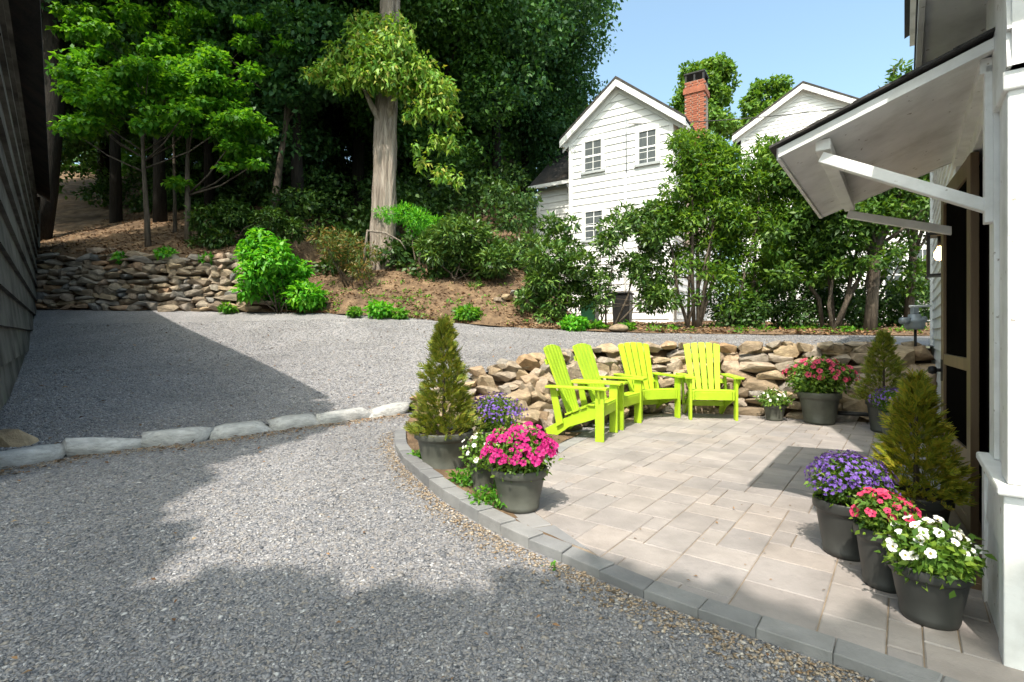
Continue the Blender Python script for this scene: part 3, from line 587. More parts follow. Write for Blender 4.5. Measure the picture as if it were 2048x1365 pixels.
# main wall clapboards, corner board, cornice
for i in range(42):
    z = .02 + i * .125; t0 = 2.34 if z < 2.05 else 1.5
    if 1.95 < z < 2.1: t0 = 2.34
    fboard(t0, 6.68, z, z + .132, -.06, .022)
MB().box(6.68, 6.82, -.2, -.02, -.3, 5.2).build('corner_board', MT['oldwhite'], nh)
MB().box(1.47, 1.6, -.2, -.03, 2.6, 5.2).build('corner_board', MT['oldwhite'], nh)
MB().box(1.38, 7.0, -.3, .2, 5.2, 5.4).build('cornice', MT['oldwhite'], nh); MB().prism([(.26,5.4),(.26,5.5),(-4,7.6),(-4,7.5)], (5.9, 0, 0), (1.25,0,0), (0,1,0), (0,0,1)).build('roof', MT['shingle'], nh)
# near-black panel for the unlit doorway, casing and screen door standing slightly ajar
MB().box(.577, 2.2, -.16, -.075, -.02, 2.05).build('doorway', MT['dooredge'], nh)
MB().box(2.2, 2.335, -.1, -.018, -.05, 2.13).build('casing', MT['oldwhite'], nh, .004); MB().box(.577, 2.2, -.1, -.02, 2.03, 2.15).build('casing', MT['oldwhite'], nh, .004)
MB().box(.6, 2.3, -.15, .06, -.02, .03).build('threshold', MT['doorwood'], nh, .004)
door = empty('door', (1.25, -.045, .04), math.radians(5.0)); door.parent = nh
DWd, DH = .9, 1.98
for x0, x1 in ((0, .095), (DWd-.095, DWd)): MB().box(x0, x1, 0, .035, 0, DH).build('stile', MT['doorwood'], door, .003)
for z0, z1 in ((0, .06), (.36, .42), (.84, .91), (DH-.1, DH)): MB().box(.097, DWd-.097, .002, .033, z0, z1).build('rail', MT['doorwood'], door, .003)
MB().box(.097, DWd-.097, .012, .02, .91, DH-.1).build('screen', MT['screen'], door); MB().box(.097, DWd-.097, .012, .02, .42, .84).build('screen', MT['screen'], door)
MB().box(.097, DWd-.097, .01, .024, .06, .36).build('kick_panel', MT['doorwood'], door)
kn = MB(); kn.tube([(DWd-.05,.03,.8),(DWd-.05,.07,.8)], .012, 8); kn.lathe([(.001,-.028),(.02,-.022),(.028,0),(.02,.022),(.001,.028)], 14, (DWd-.05, .085, .8)); kn.box(DWd-.07, DWd-.03, .034, .041, .73, .87); kn.build('knob', MT['black'], door)
# canopy over the door
def zc(o): return 2.175 - (2.175 - 1.92) * o / .727
can = empty('canopy', (0, 0, 0)); can.parent = nh; c0, c1 = .4, 1.96
MB().prism([(-.06, zc(-.06)),(.727, zc(.727)),(.727, zc(.727)+.022),(-.06, zc(-.06)+.022)], (c1-c0, 0, 0), (c0,0,0), (0,1,0), (0,0,1)).build('soffit', MT['oldwhite'], can)
for t in (c0-.018, c1+.002): MB().prism([(-.06, zc(-.06)-.004),(.735, zc(.735)-.004),(.735, zc(.735)+.04),(-.06, zc(-.06)+.04)], (.016, 0, 0), (t,0,0), (0,1,0), (0,0,1)).build('fascia', MT['oldwhite'], can)
MB().box(c0, c1, .729, .745, zc(.73)-.012, zc(.73)+.045).build('fascia', MT['oldwhite'], can)
for r in range(5):                     # courses of shingles
    o0 = .77 - r * .165; o1 = o0 - .19; zz = .026 + r * .0016
    x = c0 - .045
    while x < c1 + .02:
        xe = min(x + .3, c1 + .035); MB().prism([(o0, zc(o0)+zz+.024),(o1, zc(o1)+zz+.024),(o1, zc(o1)+zz+.034),(o0, zc(o0)+zz+.036)], (xe - x - .004, 0, 0), (x,0,0), (0,1,0), (0,0,1)).build('shingle', MT['shingle'], can); x = xe
MB().beam((c0+.04,.56,zc(.56)-.027), (c1-.04,.56,zc(.56)-.027), .06, .05).build('purlin', MT['oldwhite'], can, .003)
MB().beam((c0+.04,.0,zc(0)-.035), (c1-.04,.0,zc(0)-.035), .05, .06).build('ledger', MT['oldwhite'], can, .003)
for t in (c0+.07, c1-.07): MB().beam((t,.57,zc(.57)-.075), (t,-.03,1.57 if t < 1 else 1.70), .048, .048).build('brace', MT['oldwhite'], can, .004)
for t in (c0+.07, c1-.07): MB().box(t-.03, t+.03, -.05, .01, 1.52 if t < 1 else 1.66, 2.14).build('brace_board', MT['oldwhite'], can, .003)

# lantern beside the door
mn = frame_of(NL, NA); lp = mn @ Vector((2.62, .055, 1.67)); lan = empty('wall_lantern', lp, NA, 'lit black box lantern with glass sides on the wall past the screen door', 'lantern')
fr = MB()
for x in (-.065, .065):
    for y in (-.065, .065): fr.box(x-.009, x+.009, y-.009, y+.009, -.15, .13)
fr.box(-.08, .08, -.08, .08, .13, .155); fr.box(-.075, .075, -.075, .075, -.165, -.15); fr.box(-.05, .05, -.105, -.082, -.12, .12); fr.build('frame', MT['black'], lan)
MB().lathe([(.001,.0),(.022,.01),(.034,.035),(.03,.065),(.014,.09),(.012,.105)], 16, (0, 0, -.05)).build('bulb', MT['bulb'], lan)
MB().tube([(0,0,.055),(0,0,.13)], .013, 8).build('socket', MT['black'], lan)
# gas regulator on its riser near the house corner
g0 = at(1829, 645, 6.5); gr = empty('gas_regulator', (g0.x, g0.y, .9), 0.3, 'grey round gas regulator on a pipe beside the house corner', 'gas regulator'); gr.scale = (.72, .72, .85); gz = (g0.z - .9) / .85
MB().lathe([(.001,-.11),(.12,-.11),(.15,-.06),(.155,0.0),(.16,.005),(.16,.035),(.155,.04),(.1,.07),(.09,.12),(.001,.12)], 24, (0, 0, gz)).build('body', MT['metal'], gr)
MB().box(-.07, .07, -.03, .03, gz+.12, gz+.22).build('bracket', MT['metal'], gr, .01)
MB().tube([(-.12,0,gz+.235),(.05,0,gz+.24),(.36,-.03,gz+.25)], .018, 8).build('pipe', MT['white'], gr)
MB().tube([(.02,0,gz-.11),(.02,0,-.12)], .022, 8).build('riser', MT['black'], gr)
MB().tube([(-.3,.02,gz+.02),(-.12,0,gz+.02)], .05, 10).build('outlet', MT['metal'], gr); MB().tube([(.12,0,gz+.03),(.24,-.02,gz+.05)], .045, 10).build('inlet', MT['metal'], gr)
# bins by the tall house
for (px, py0, wd, mt, nm, lb) in ((1245, 640, .52, 'black', 'trash_bin', 'black wheeled trash bin against the white house behind the shrubs'), (1180, 640, .45, 'l_bin', 'recycling_bin', 'dark green recycling bin against the white house behind the shrubs')):
    if mt == 'l_bin': MT['l_bin'] = M('green_plastic', [(0.01,0.05,0.025),(0.015,0.065,0.03)], 'noise', 4, rough=0.4)
    p = at(px, py0, 14.6); t = empty(nm, (p.x, p.y, float(zE(p.x, p.y))), -.4, lb, 'bin'); hh = .95 if nm == 'trash_bin' else .7
    MB().add([(-wd*.42,-.25,.05),(wd*.42,-.25,.05),(wd*.42,.25,.05),(-wd*.42,.25,.05),(-wd/2,-.3,hh),(wd/2,-.3,hh),(wd/2,.3,hh),(-wd/2,.3,hh)], [(3,2,1,0),(0,1,5,4),(1,2,6,5),(2,3,7,6),(3,0,4,7),(4,5,6,7)]).build('body', MT[mt], t, .03)
    MB().box(-wd/2-.03, wd/2+.03, -.34, .33, hh+.004, hh+.06).build('lid', MT[mt], t, .02)
    for sx in (-1, 1): MB().tube([(sx*wd*.36,.27,.09),(sx*wd*.44,.27,.09)], .09, 12).build('wheel', MT['black'], t)

# ------------------------------------------------------------------ chairs
def adirondack(loc, face, label):
    """face: direction the sitter looks, in plan; origin midway between the front legs"""
    rz = math.atan2(face[1], face[0]) + math.pi / 2          # local -y looks along face
    t = empty('adirondack_chair', loc, rz, label, 'chair', 'lime adirondack chairs')
    m = MT['chair']; bv = .004
    for s in (-1, 1):
        x = s * .275
        MB().box(x-.016, x+.016, -.045, .045, 0, .515).build('front_leg', m, t, bv)
        MB().prism([(-.03,.25),(-.03,.36),(.1,.355),(.36,.22),(.60,.08),(.60,0),(.49,0),(.33,.12)], (.028, 0, 0), (s*.24-.014, 0, 0), (0,1,0), (0,0,1)).build('side_rail', m, t, bv)
        MB().prism([(-.085,.518),(.05,.522),(.56,.522),(.56,.544),(-.085,.544)], (.125, 0, 0), (s*.29-.0625, 0, 0), (0,1,0), (0,0,1)).build('arm', m, t, bv)
        MB().prism([(.385,.16),(.455,.12),(.535,.517),(.465,.517)], (.026, 0, 0), (s*.275-.013, 0, 0), (0,1,0), (0,0,1)).build('arm_post', m, t, bv)
        MB().prism([(0,0),(.05,0),(0,-.14)], (0, .022, 0), (s*.292, -.011, .516), (s,0,0), (0,0,1)).build('arm_bracket', m, t, .002)
    MB().box(-.222, .222, -.034, -.01, .25, .352).build('apron', m, t, bv)
    n = 5
    for i in range(n):                                        # seat slats follow the rails
        y = -.03 + i * .083; z = .362 if y < .06 else .362 - (y - .06) * .42
        MB().beam((-.275, y + .036, z), (.275, y + .036, z), 0.07, .02, (0, .0 if y < .06 else .42, 1)).build('seat_slat', m, t, bv)
    yb0, zb0, rc = .365, .205, math.radians(20); u = Vector((1,0,0)); v = Vector((0, math.sin(rc), math.cos(rc))); wv = v.cross(u) * -.02
    Lb = .80
    for i in range(5):
        k = i - 2; c0b, c1b = k * .074, k * .099; w0, w1 = .0305, .042
        def top(xx): return Lb - .62 * (xx ** 2) / .27 ** 0 * 1.0
        l, r = c1b - w1, c1b + w1
        poly = [(c0b - w0, 0), (c0b + w0, 0), (r, top(r)), (c1b, top(c1b) + .003), (l, top(l))]
        MB().prism(poly, wv, Vector((0, yb0, zb0)), u, v).build('back_slat', m, t, bv)
    for h, wd in ((.26, .56), (.62, .40)):
        p = Vector((0, yb0, zb0)) + v * h - wv * 1.0 + Vector((0, .035 if h < .3 else .012, 0)); MB().beam((-wd/2, p.y, p.z), (wd/2, p.y, p.z), .024, .06, tuple(v)).build('back_rail', m, t, bv)
    MB().box(-.225, .225, .335, .36, .13, .195).build('seat_rail', m, t, bv)
    return t
adirondack((.995, 5.36, 0), (.90, -.43), 'lime green adirondack chair seen almost edge-on, nearest the magenta flower pot')
adirondack((1.37, 5.98, 0), (.82, -.57), 'lime green adirondack chair close behind the edge-on one, its back angled')
adirondack((1.865, 6.5, 0), (.30, -.95), 'lime green adirondack chair in the middle, turned slightly right')
adirondack((2.52, 6.42, 0), (-.13, -.99), 'lime green adirondack chair facing forward, beside the red flower pot')

# ------------------------------------------------------------------ foliage helpers
def leaves(P, D, Nn, L, Wd, fold=0.15, droop=0.15):
    n = len(P); D = D / np.linalg.norm(D, axis=1, keepdims=True); S = np.cross(D, Nn); S /= np.maximum(np.linalg.norm(S, axis=1, keepdims=True), 1e-6); Nn = np.cross(S, D)
    L = np.broadcast_to(L, n)[:, None]; Wd = np.broadcast_to(Wd, n)[:, None]
    a = P; m = P + D * L * 0.45 + Nn * L * fold * 0.4; tip = P + D * L - Nn * L * droop
    V = np.stack([a, m + S * Wd / 2, tip, m - S * Wd / 2], 1).reshape(-1, 3)
    return V, np.arange(4 * n).reshape(n, 4)
def unit(n, rng):
    v = rng.normal(size=(n, 3)); return v / np.linalg.norm(v, axis=1, keepdims=True)
def crown_mesh(name, clumps, n, L, Wd, mat, rng, upb=0.6, shell=0.45, droop=0.2, rnd=0.7, origin=(0, 0, 0), out=0.6, dz=-0.15):
    """leaf sized faces spread through ellipsoid clumps (centre, radii)"""
    C = np.array([list(c[0]) for c in clumps], float) - np.array(origin); R = np.array([c[1] if hasattr(c[1], '__len__') else (c[1],) * 3 for c in clumps], float)
    wgt = (R[:, 0] * R[:, 1] + R[:, 0] * R[:, 2] + R[:, 1] * R[:, 2]); pick = rng.choice(len(C), n, p=wgt / wgt.sum())
    d = unit(n, rng); rad = shell + (1 - shell) * rng.random(n) ** 0.7; rad *= 1 + 0.12 * rng.normal(size=n)
    P = C[pick] + d * rad[:, None] * R[pick]
    Nn = d * 0.5 + np.array([0, 0, upb]) + unit(n, rng) * rnd; D = d * out + unit(n, rng) * 0.8 + np.array([0, 0, dz])
    s = rng.uniform(0.6, 1.25, n); V, Fq = leaves(P, D, Nn, L * s, Wd * s, 0.15, droop)
    return npmesh(name, V, Fq, mat)
def blobs(c, R, k, r0, r1, rng, flat=0.75, shell=0.35):
    d = unit(k, rng); q = shell + (1 - shell) * rng.random(k) ** 0.6
    return [(np.array(c) + d[i] * q[i] * np.array(R), np.array([1, 1, flat]) * rng.uniform(r0, r1)) for i in range(k)]
def limbs(mb, base, clumps, rng, trunk_top, r0, k=10, frac=(0.3, 0.95)):
    base = Vector(base); top = Vector(trunk_top)
    for i in rng.choice(len(clumps), min(k, len(clumps)), replace=False):
        c = Vector(clumps[i][0]); h = max(0.15, min(0.97, (c.z - base.z) / max(.1, (top.z - base.z)) - rng.uniform(.1, .3))); h = max(frac[0], min(frac[1], h))
        s = base.lerp(top, h); mid = s.lerp(c, .5) + Vector((0, 0, -.06 * (c - s).length)) ; rr = r0 * (1 - h * .75) * .5
        mb.tube([s, mid, c], [rr, rr * .65, rr * .2], 6)
def tree(name, label, cat, base, top, r, clumps, n, L, Wd, lm, bm, rng, group=None, bend=None, nl=10, stems=None, **kw):
    base = Vector(base); t = empty(name, base, 0, label, cat, group); o = np.array(base)
    tr = MB(); rel = [(np.array(c[0]) - o, c[1]) for c in clumps]
    topr = Vector(top) - base
    if stems:
        for s0, s1, rs in stems:
            a = Vector(s0) - base; b = Vector(s1) - base; q = [a, a.lerp(b, .35) + Vector((rng.normal() * .06, rng.normal() * .06, 0)), a.lerp(b, .7) + Vector((rng.normal() * .1, rng.normal() * .1, 0)), b]; tr.tube(q, [rs, rs * .85, rs * .6, rs * .25], 7)
            limbs(tr, a, rel, rng, b, rs, max(3, nl // len(stems)))
    else:
        k = 7; pts = []; ra = []
        for i in range(k):
            f = i / (k - 1); p = topr * f + Vector((math.sin(f * 5 + r * 30) * r * .5 * f, math.cos(f * 4 + r * 17) * r * .5 * f, 0)); pts.append(p); ra.append(r * (1.1 if i == 0 else 1.0) * (1 - .8 * f))
        pts[0].z -= .25; tr.tube(pts, ra, 10 if bm != 'barkpale' else 8); limbs(tr, (0, 0, 0), rel, rng, topr, r, nl)
    tr.build('trunk', MT[bm], t)
    link('crown', crown_mesh('crown', rel, n, L, Wd, MT[lm], rng, **kw), t)
    return t
def E(x, y): return (x, y, float(zE(x, y)))

# ------------------------------------------------------------------ the wood
protos = []
for i in range(5):
    rng = np.random.default_rng(100 + i); cl = blobs((0, 0, 8.6), (3.7, 3.7, 7.4), 100, .7, 1.5, rng, .65, .3)
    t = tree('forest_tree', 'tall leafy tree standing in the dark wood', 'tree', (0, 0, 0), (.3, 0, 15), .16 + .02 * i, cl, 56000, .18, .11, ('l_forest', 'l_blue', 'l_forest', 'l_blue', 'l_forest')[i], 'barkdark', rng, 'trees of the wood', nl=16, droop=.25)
    protos.append(t)
spots = [(-17.5,17.5,1.0),(-14.3,18.5,1.05),(-11.5,19.5,.95),(-8.6,18.8,1.0),(-6.2,20.5,1.1),(-3.2,20.0,1.0),(-.6,21.3,1.12),(-1.0,24.5,1.2),(-4.6,23.5,1.25),(-8.2,24.0,1.2),(-12.0,24.5,1.25),(-16.5,23.5,1.2),(-20.5,21.5,1.2),(-6.3,28,1.4),(-2.2,28.5,1.35),(-11,29,1.4),(-16,29,1.4),(-21.5,27,1.3),(.6,24.2,1.0),(-24,24,1.2)]
rs = random.Random(5)
for i, (x, y, s) in enumerate(spots):
    o = protos[i] if i < len(protos) else copy_tree(protos[i % 5])
    o.location = E(x, y); o.rotation_euler = (0, 0, rs.uniform(0, 6.28)); o.scale = (s, s, s * rs.uniform(.95, 1.1))
# undergrowth and farther wood that reads as one dark mass
rng = np.random.default_rng(31); cl = []
for k in range(150):
    x = rng.uniform(-30, 2.2); y = rng.uniform(27, 33) if x < 0 else rng.uniform(26, 30); z = float(zE(x, y)) + rng.uniform(0, 13); cl.append(((x, y + 4, z), rng.uniform(1.6, 2.8)))
tag(link('distant_woods', crown_mesh('distant_woods', cl, 30000, .6, .4, MT['l_forest'], rng)), 'dark mass of trees far up the wooded slope', 'woods', kind='stuff')
cl = []
for k in range(110):
    x = rng.uniform(-15, .6); y = rng.uniform(16.2, 22); cl.append(((x, y, float(zE(x, y)) + rng.uniform(.1, 1.6) * (1.0 if x > -9 else .25)), (rng.uniform(.5, 1.0), rng.uniform(.5, .9), rng.uniform(.25, .6))))
cl = [c for c in cl if not (c[0][0] < -8.3 and c[0][1] < 19.5)]
for k in range(46):                       # ferns and brush along the top of the bank
    x = rng.uniform(-5.6, .9); y = rng.uniform(14.4, 16.4); cl.append(((x, y, float(zE(x, y)) + rng.uniform(.05, .6)), (rng.uniform(.35, .6), rng.uniform(.3, .5), rng.uniform(.2, .45))))
for k in range(40):
    x = rng.uniform(-17, -8); y = rng.uniform(19.5, 25); cl.append(((x, y, float(zE(x, y)) + rng.uniform(.2, 1.8)), (rng.uniform(.6, 1.1), rng.uniform(.5, .9), rng.uniform(.3, .8))))
tag(link('undergrowth', crown_mesh('undergrowth', cl, 46000, .18, .1, MT['l_dark'], rng)), 'tangled undergrowth beneath the wood, its shade put into dark leaf colour', 'undergrowth', kind='stuff')  # leaf colour lowered to stand for shade under the trees

# big pale trunk hung with vines
b = at(765, 490, 15.6); bz = (b.x, b.y, float(zE(b.x, b.y)))
rng = np.random.default_rng(41); cl = []
def ragged(x0, x1, y0, y1, k, r0, r1):
    for _ in range(k): cl.append((at(rng.uniform(x0, x1), rng.uniform(y0, y1), 15.1 + rng.uniform(-.5, .4)), (lambda r: (r, r, r * rng.uniform(.5, 1.2)))(rng.uniform(r0, r1))))
ragged(690,800,45,100,9,.3,.6); ragged(640,800,90,160,16,.25,.55); ragged(760,880,120,180,12,.25,.5); ragged(850,915,160,240,10,.2,.4); ragged(880,920,230,360,10,.14,.32); ragged(800,890,180,230,6,.2,.35); ragged(610,680,110,170,6,.2,.4); ragged(820,880,240,330,4,.12,.22)
up_ = blobs((bz[0] + .3, 17.2, 16.5), (3.8, 3.2, 4.5), 50, .7, 1.3, rng)
vt = tree('vine_covered_tree', 'massive pale shaggy trunk draped with bright green vines', 'tree', bz, (bz[0] + .35, bz[1] + .5, 17.0), .36, cl, 9500, .2, .08, 'l_vine', 'barkpale', rng, nl=2, upb=.5, droop=.35, dz=-.6, shell=.15)
rt = np.random.default_rng(17); nk, nz = 72, 90; ph = rt.uniform(0, 6.28, 12); zz = np.linspace(-.4, 13.5, nz)[:, None]; th = np.linspace(0, 2*np.pi, nk, endpoint=False)[None, :]
co = rt.normal(size=(16, nk)); co2 = rt.normal(size=(45, nk // 2)).repeat(2, 1)
rd = .375 * (1 - .035 * zz) + .010 * np.abs(np.sin(th * 8 + 2.0 * np.sin(zz * .7 + ph[0]) + ph[1])) + .02 * np.sin(th * 3 + zz * .4 + ph[3])
rd = rd + .013 * np.stack([np.interp(zz[:, 0], np.linspace(-.4, 13.5, 16), co[:, k]) for k in range(nk)], 1) + .012 * np.stack([np.interp(zz[:, 0], np.linspace(-.4, 13.5, 45), co2[:, k]) for k in range(nk)], 1)
VT = np.stack([rd * np.cos(th) + .02 * zz, rd * np.sin(th) + .03 * zz, zz + 0 * th], -1).reshape(-1, 3); ii = np.arange(nz - 1)[:, None] * nk; jj = np.arange(nk)[None, :]; j2 = (jj + 1) % nk
link('bark', npmesh('bark', VT, np.stack([ii + jj, ii + j2, ii + nk + j2, ii + nk + jj], -1).reshape(-1, 4), MT['barkpale']), vt)
link('upper_crown', crown_mesh('upper_crown', [(np.array(c[0]) - np.array(bz), c[1]) for c in up_], 13000, .26, .15, MT['l_forest'], rng), vt)
# young maples on the slope at left
def sprays(boxes, rng, Y0, dY=.7):
    """flat leaf sprays of a maple, scattered through boxes (x0, x1, y0, y1 rows, count)"""
    out = []
    for x0, x1, y0, y1, k in boxes:
        for _ in range(k):
            r = rng.uniform(.22, .5); out.append((at(rng.uniform(x0, x1), rng.uniform(y0, y1), Y0 + rng.uniform(-dY, dY)), (r, r, r * .28)))
    return out
rng = np.random.default_rng(52)
KW = dict(upb=1.5, rnd=.5, out=.9, droop=.3, shell=.1)
b = E(*at(297, 470, 14.9)[:2]); cl = sprays([(225,300,110,160,9),(190,320,150,205,14),(150,260,190,250,12),(270,420,200,262,16),(135,220,235,275,8),(380,520,235,275,8),(110,200,120,200,8)], rng, 14.4)
tree('young_maple', 'slender maple with bright spreading leaves, nearest the barn on the slope', 'tree', b, at(280, 130, 14.8), .085, cl, 8200, .15, .12, 'l_maple', 'bark', rng, 'young maples on the slope', nl=16, **KW)
b = E(*at(376, 470, 15.0)[:2]); cl = sprays([(400,540,235,285,9),(430,520,285,345,8),(345,390,335,375,3),(340,470,120,200,16),(380,520,180,235,12),(420,540,90,180,8)], rng, 14.8)
tree('young_maple', 'slender straight maple with a low leafy twig, between the leaning trunk and its bright neighbour', 'tree', b, at(378, 170, 15.0), .095, cl, 7400, .15, .12, 'l_maple', 'bark', rng, 'young maples on the slope', nl=14, **KW)
b = E(*at(350, 440, 16.5)[:2]); cl = sprays([(110,260,20,110,16),(260,420,10,110,18),(300,440,110,220,10),(420,600,10,100,12)], rng, 16.0, 1.0)
tree('young_maple', 'thin maple trunk deeper in shade behind the other two', 'tree', b, at(347, 60, 16.5), .06, cl, 8200, .16, .12, 'l_maple', 'bark', rng, 'young maples on the slope', nl=8, **KW)
b = E(*at(545, 410, 17.0)[:2]); cl = blobs(at(600, 110, 16.5), (1.7, 1.2, 1.6), 22, .4, .8, rng, .5) + blobs(at(470, 70, 16.5), (1.4, 1.1, 1.3), 14, .4, .8, rng, .5)
tree('leaning_tree', 'thin tree leaning right with a bluish green crown in the middle of the wood', 'tree', b, at(590, 90, 16.8), .14, cl, 9000, .2, .13, 'l_blue', 'bark', rng, nl=9, upb=.9)
# dark trunk right behind the barn corner
p = at(88, 560, 16.2); e = E(p.x, p.y); tr = MB(); tr.tube([(p.x - .25, p.y, e[2] - .3), (p.x + .05, p.y, 5.5), (p.x + .32, p.y, 8.9), (p.x + .2, p.y, 14)], [.34, .3, .3, .24], 12)
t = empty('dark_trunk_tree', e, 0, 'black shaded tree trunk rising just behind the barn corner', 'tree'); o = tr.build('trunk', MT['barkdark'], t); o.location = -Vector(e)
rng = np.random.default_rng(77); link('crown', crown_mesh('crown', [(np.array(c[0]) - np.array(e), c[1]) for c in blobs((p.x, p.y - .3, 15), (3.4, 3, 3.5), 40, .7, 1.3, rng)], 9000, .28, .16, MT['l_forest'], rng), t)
# tall oaks at the edge of the wood with out-of-view crowns placed to shade the slope
for k, (x, y, cxx, cyy, cz_) in enumerate(((-12.5,18.2,-11.5,15.6,15.0),(-7.4,17.8,-7.0,13.4,15.6))):
    rng = np.random.default_rng(60 + k); bz_ = E(x, y); cl = blobs((cxx, cyy, cz_), (3.1, 3.4, 2.6), 44, .7, 1.4, rng, .6)
    tree('overhead_shade_oak', ('tall oak by the barn, its unseen crown placed to shade the slope', 'tall oak right of the maples, its unseen crown placed to shade the slope')[k], 'tree', bz_, (x * .6 + cxx * .4, y * .6 + cyy * .4, cz_ + 1), .22, cl, (11000, 8000)[k], .3, .2, 'l_forest', 'barkdark', rng, 'tall oaks at the edge of the wood', nl=14)
rng = np.random.default_rng(66); cl = blobs((-12.8, 8.1, 14.5), (3.3, 1.7, 2.0), 40, .7, 1.3, rng, .6)
tree('hidden_shade_oak', 'unseen oak added behind the barn roof to shade the slope beyond the fieldstone wall', 'tree', (-17.0, 10.0, 1.2), (-14.2, 9.7, 15), .3, cl, 13000, .28, .2, 'l_forest', 'barkdark', rng, nl=14)  # tree added out of view to darken the slope
# trees behind the photographer's side of the drive, which shade the near gravel
def shade(sx, sy, r, h): return (sx - .23 * h, sy - .62 * h, h, r)
for k, (bs, cl0, lb) in enumerate((((-7.5,-6.5,-.1), [shade(-3.3,4.5,.95,8.2),shade(-3.5,3.1,1.3,8.6),shade(-2.7,2.0,1.0,8.2),shade(-3.0,.9,1.4,9.2),shade(-4.9,2.0,1.5,8.8),shade(-5.0,3.8,1.2,9.4),shade(-4.4,.2,1.5,9.6),shade(-3.0,5.6,.7,8.4)], 'broad tree shading the gravel from behind the viewpoint, toward the barn'),
                                    ((.8,-8.4,-.1), [shade(-1.5,1.0,1.15,8.4),shade(-.3,.8,1.15,8.8),shade(.8,.6,1.0,8.6),shade(1.6,.2,1.0,9.0),shade(-.8,-.4,1.5,9.6),shade(.8,-.8,1.5,9.4),shade(1.25,1.25,.55,8.2),shade(.55,1.55,.4,8.0)], 'broad tree shading the gravel from behind the viewpoint, toward the house'))):
    rng = np.random.default_rng(80 + k); cl = []
    for x, y, z, r in cl0: cl += blobs((x, y, z), (r * .8, r * .8, r * .6), 9, .4, .7, rng, .7, .1)
    tree('shade_tree', lb, 'tree', bs, (bs[0] * .7 + cl0[0][0] * .3, bs[1] * .7 + cl0[0][1] * .3, 9.5), .25, cl, 30000, .26, .2, 'l_forest', 'bark', rng, nl=14)
# trees behind the houses
for px, py, Y, r, lb in ((1412,180,40,2.6,'rounded light green tree behind the brick chimney'), (1535,210,41,2.2,'light green tree between the two white gables, behind them'), (1150,250,34,1.6,'small light green tree peeping out left of the tall gable')):
    c = at(px, py, Y); rng = np.random.default_rng(int(px)); cl = blobs(c, (r * .8, r * .8, r * .95), 46, r * .18, r * .34, rng, .8, .5) + blobs((c.x, c.y, c.z - r), (r, r, r * .8), 24, r * .2, r * .35, rng, .8, .5)
    tree('backdrop_tree', lb, 'tree', (c.x, c.y, 1.5), (c.x, c.y, c.z), .3, cl, 11000, .34, .24, 'l_far', 'bark', rng, 'trees behind the houses', nl=8)

# ------------------------------------------------------------------ hedge trees and shrubs along the drive
def pxblobs(rows, Y, rng, dY=.4, flat=.8):
    return [(at(px, py, Y + rng.uniform(-dY, dY)), (r, r, r * flat)) for px, py, r in rows]
def bush(name, label, cat, px, Y, rows, n, L, Wd, lm, seed, stems=4, sr=.03, group=None, bm='bark', spread=.35, **kw):
    rng = np.random.default_rng(seed); x = (px - 1024) / F * Y; b = E(x, Y); cl = pxblobs(rows, Y, rng)
    st = []
    for i in range(stems):
        c = cl[rng.integers(len(cl))][0]; st.append(((b[0] + rng.normal() * .1, b[1] + rng.normal() * .08, b[2] - .05), tuple(Vector(b).lerp(Vector(c), .92) + Vector((rng.normal() * .1, 0, .05))), sr * rng.uniform(.7, 1.2)))
    return tree(name, label, cat, b, (b[0], b[1], b[2] + 2), sr, cl, n, L, Wd, lm, bm, rng, group, nl=14, stems=st, **kw)
R = np.random.default_rng(9)
def scatter(px0, px1, py0, py1, k, r0, r1, rng=R): return [(rng.uniform(px0, px1), rng.uniform(py0, py1), rng.uniform(r0, r1)) for _ in range(k)]
bush('rhododendron', 'glossy rhododendron with stiff leaf whorls on the bank right of the vine covered trunk', 'shrub', 905, 14.2, [(905,470,.5),(940,465,.5),(970,490,.5),(925,505,.5),(985,520,.4),(880,480,.4),(855,490,.3),(870,510,.25),(960,540,.3),(950,580,.18),(995,530,.35),(915,455,.4),(1000,500,.3)], 5200, .18, .055, 'l_rhodo', 3, 6, .022, upb=1.0, dz=.15, out=.9)
bush('rhododendron', 'loose dark rhododendron at the left end of the hedge beside the low shed', 'shrub', 1110, 12.2, [(1060,490,.3),(1065,520,.25),(1115,475,.3),(1100,510,.35),(1140,500,.3),(1090,560,.4),(1130,560,.45),(1160,530,.4),(1070,590,.35),(1110,600,.4),(1150,590,.4),(1050,600,.25),(1140,450,.2),(1175,565,.3),(1100,450,.25),(1095,630,.25)], 7000, .16, .05, 'l_rhodo', 4, 7, .02, upb=1.0, dz=.15, out=.9)
bush('viburnum', 'open many-stemmed shrub in front of the black trash bin, white siding showing through', 'shrub', 1215, 12.0, scatter(1225,1330,405,470,14,.2,.36) + scatter(1205,1330,480,560,13,.16,.3) + scatter(1160,1220,560,625,6,.14,.24) + scatter(1275,1340,540,625,12,.16,.3) + [(1250,520,.2)], 8500, .14, .045, 'l_rhodo', 5, 7, .022, upb=.9, dz=.1, out=.9)
bush('hedge_tree', 'tall feathery light green hedge tree right of the gable windows, thick multi-stemmed base', 'tree', 1385, 11.8, scatter(1350,1440,265,340,22,.12,.28) + scatter(1330,1480,340,470,46,.16,.34) + scatter(1310,1470,470,620,22,.14,.28), 11500, .15, .045, 'l_hedge', 6, 7, .045, 'hedge trees', upb=.7)
bush('hedge_tree', 'dense hedge tree with drooping foliage left of the canopy corner', 'tree', 1470, 11.9, scatter(1430,1560,285,400,34,.15,.33) + scatter(1420,1580,400,540,42,.16,.34) + scatter(1440,1570,540,610,18,.14,.28), 11500, .15, .045, 'l_hedge', 7, 5, .035, 'hedge trees', upb=.7)
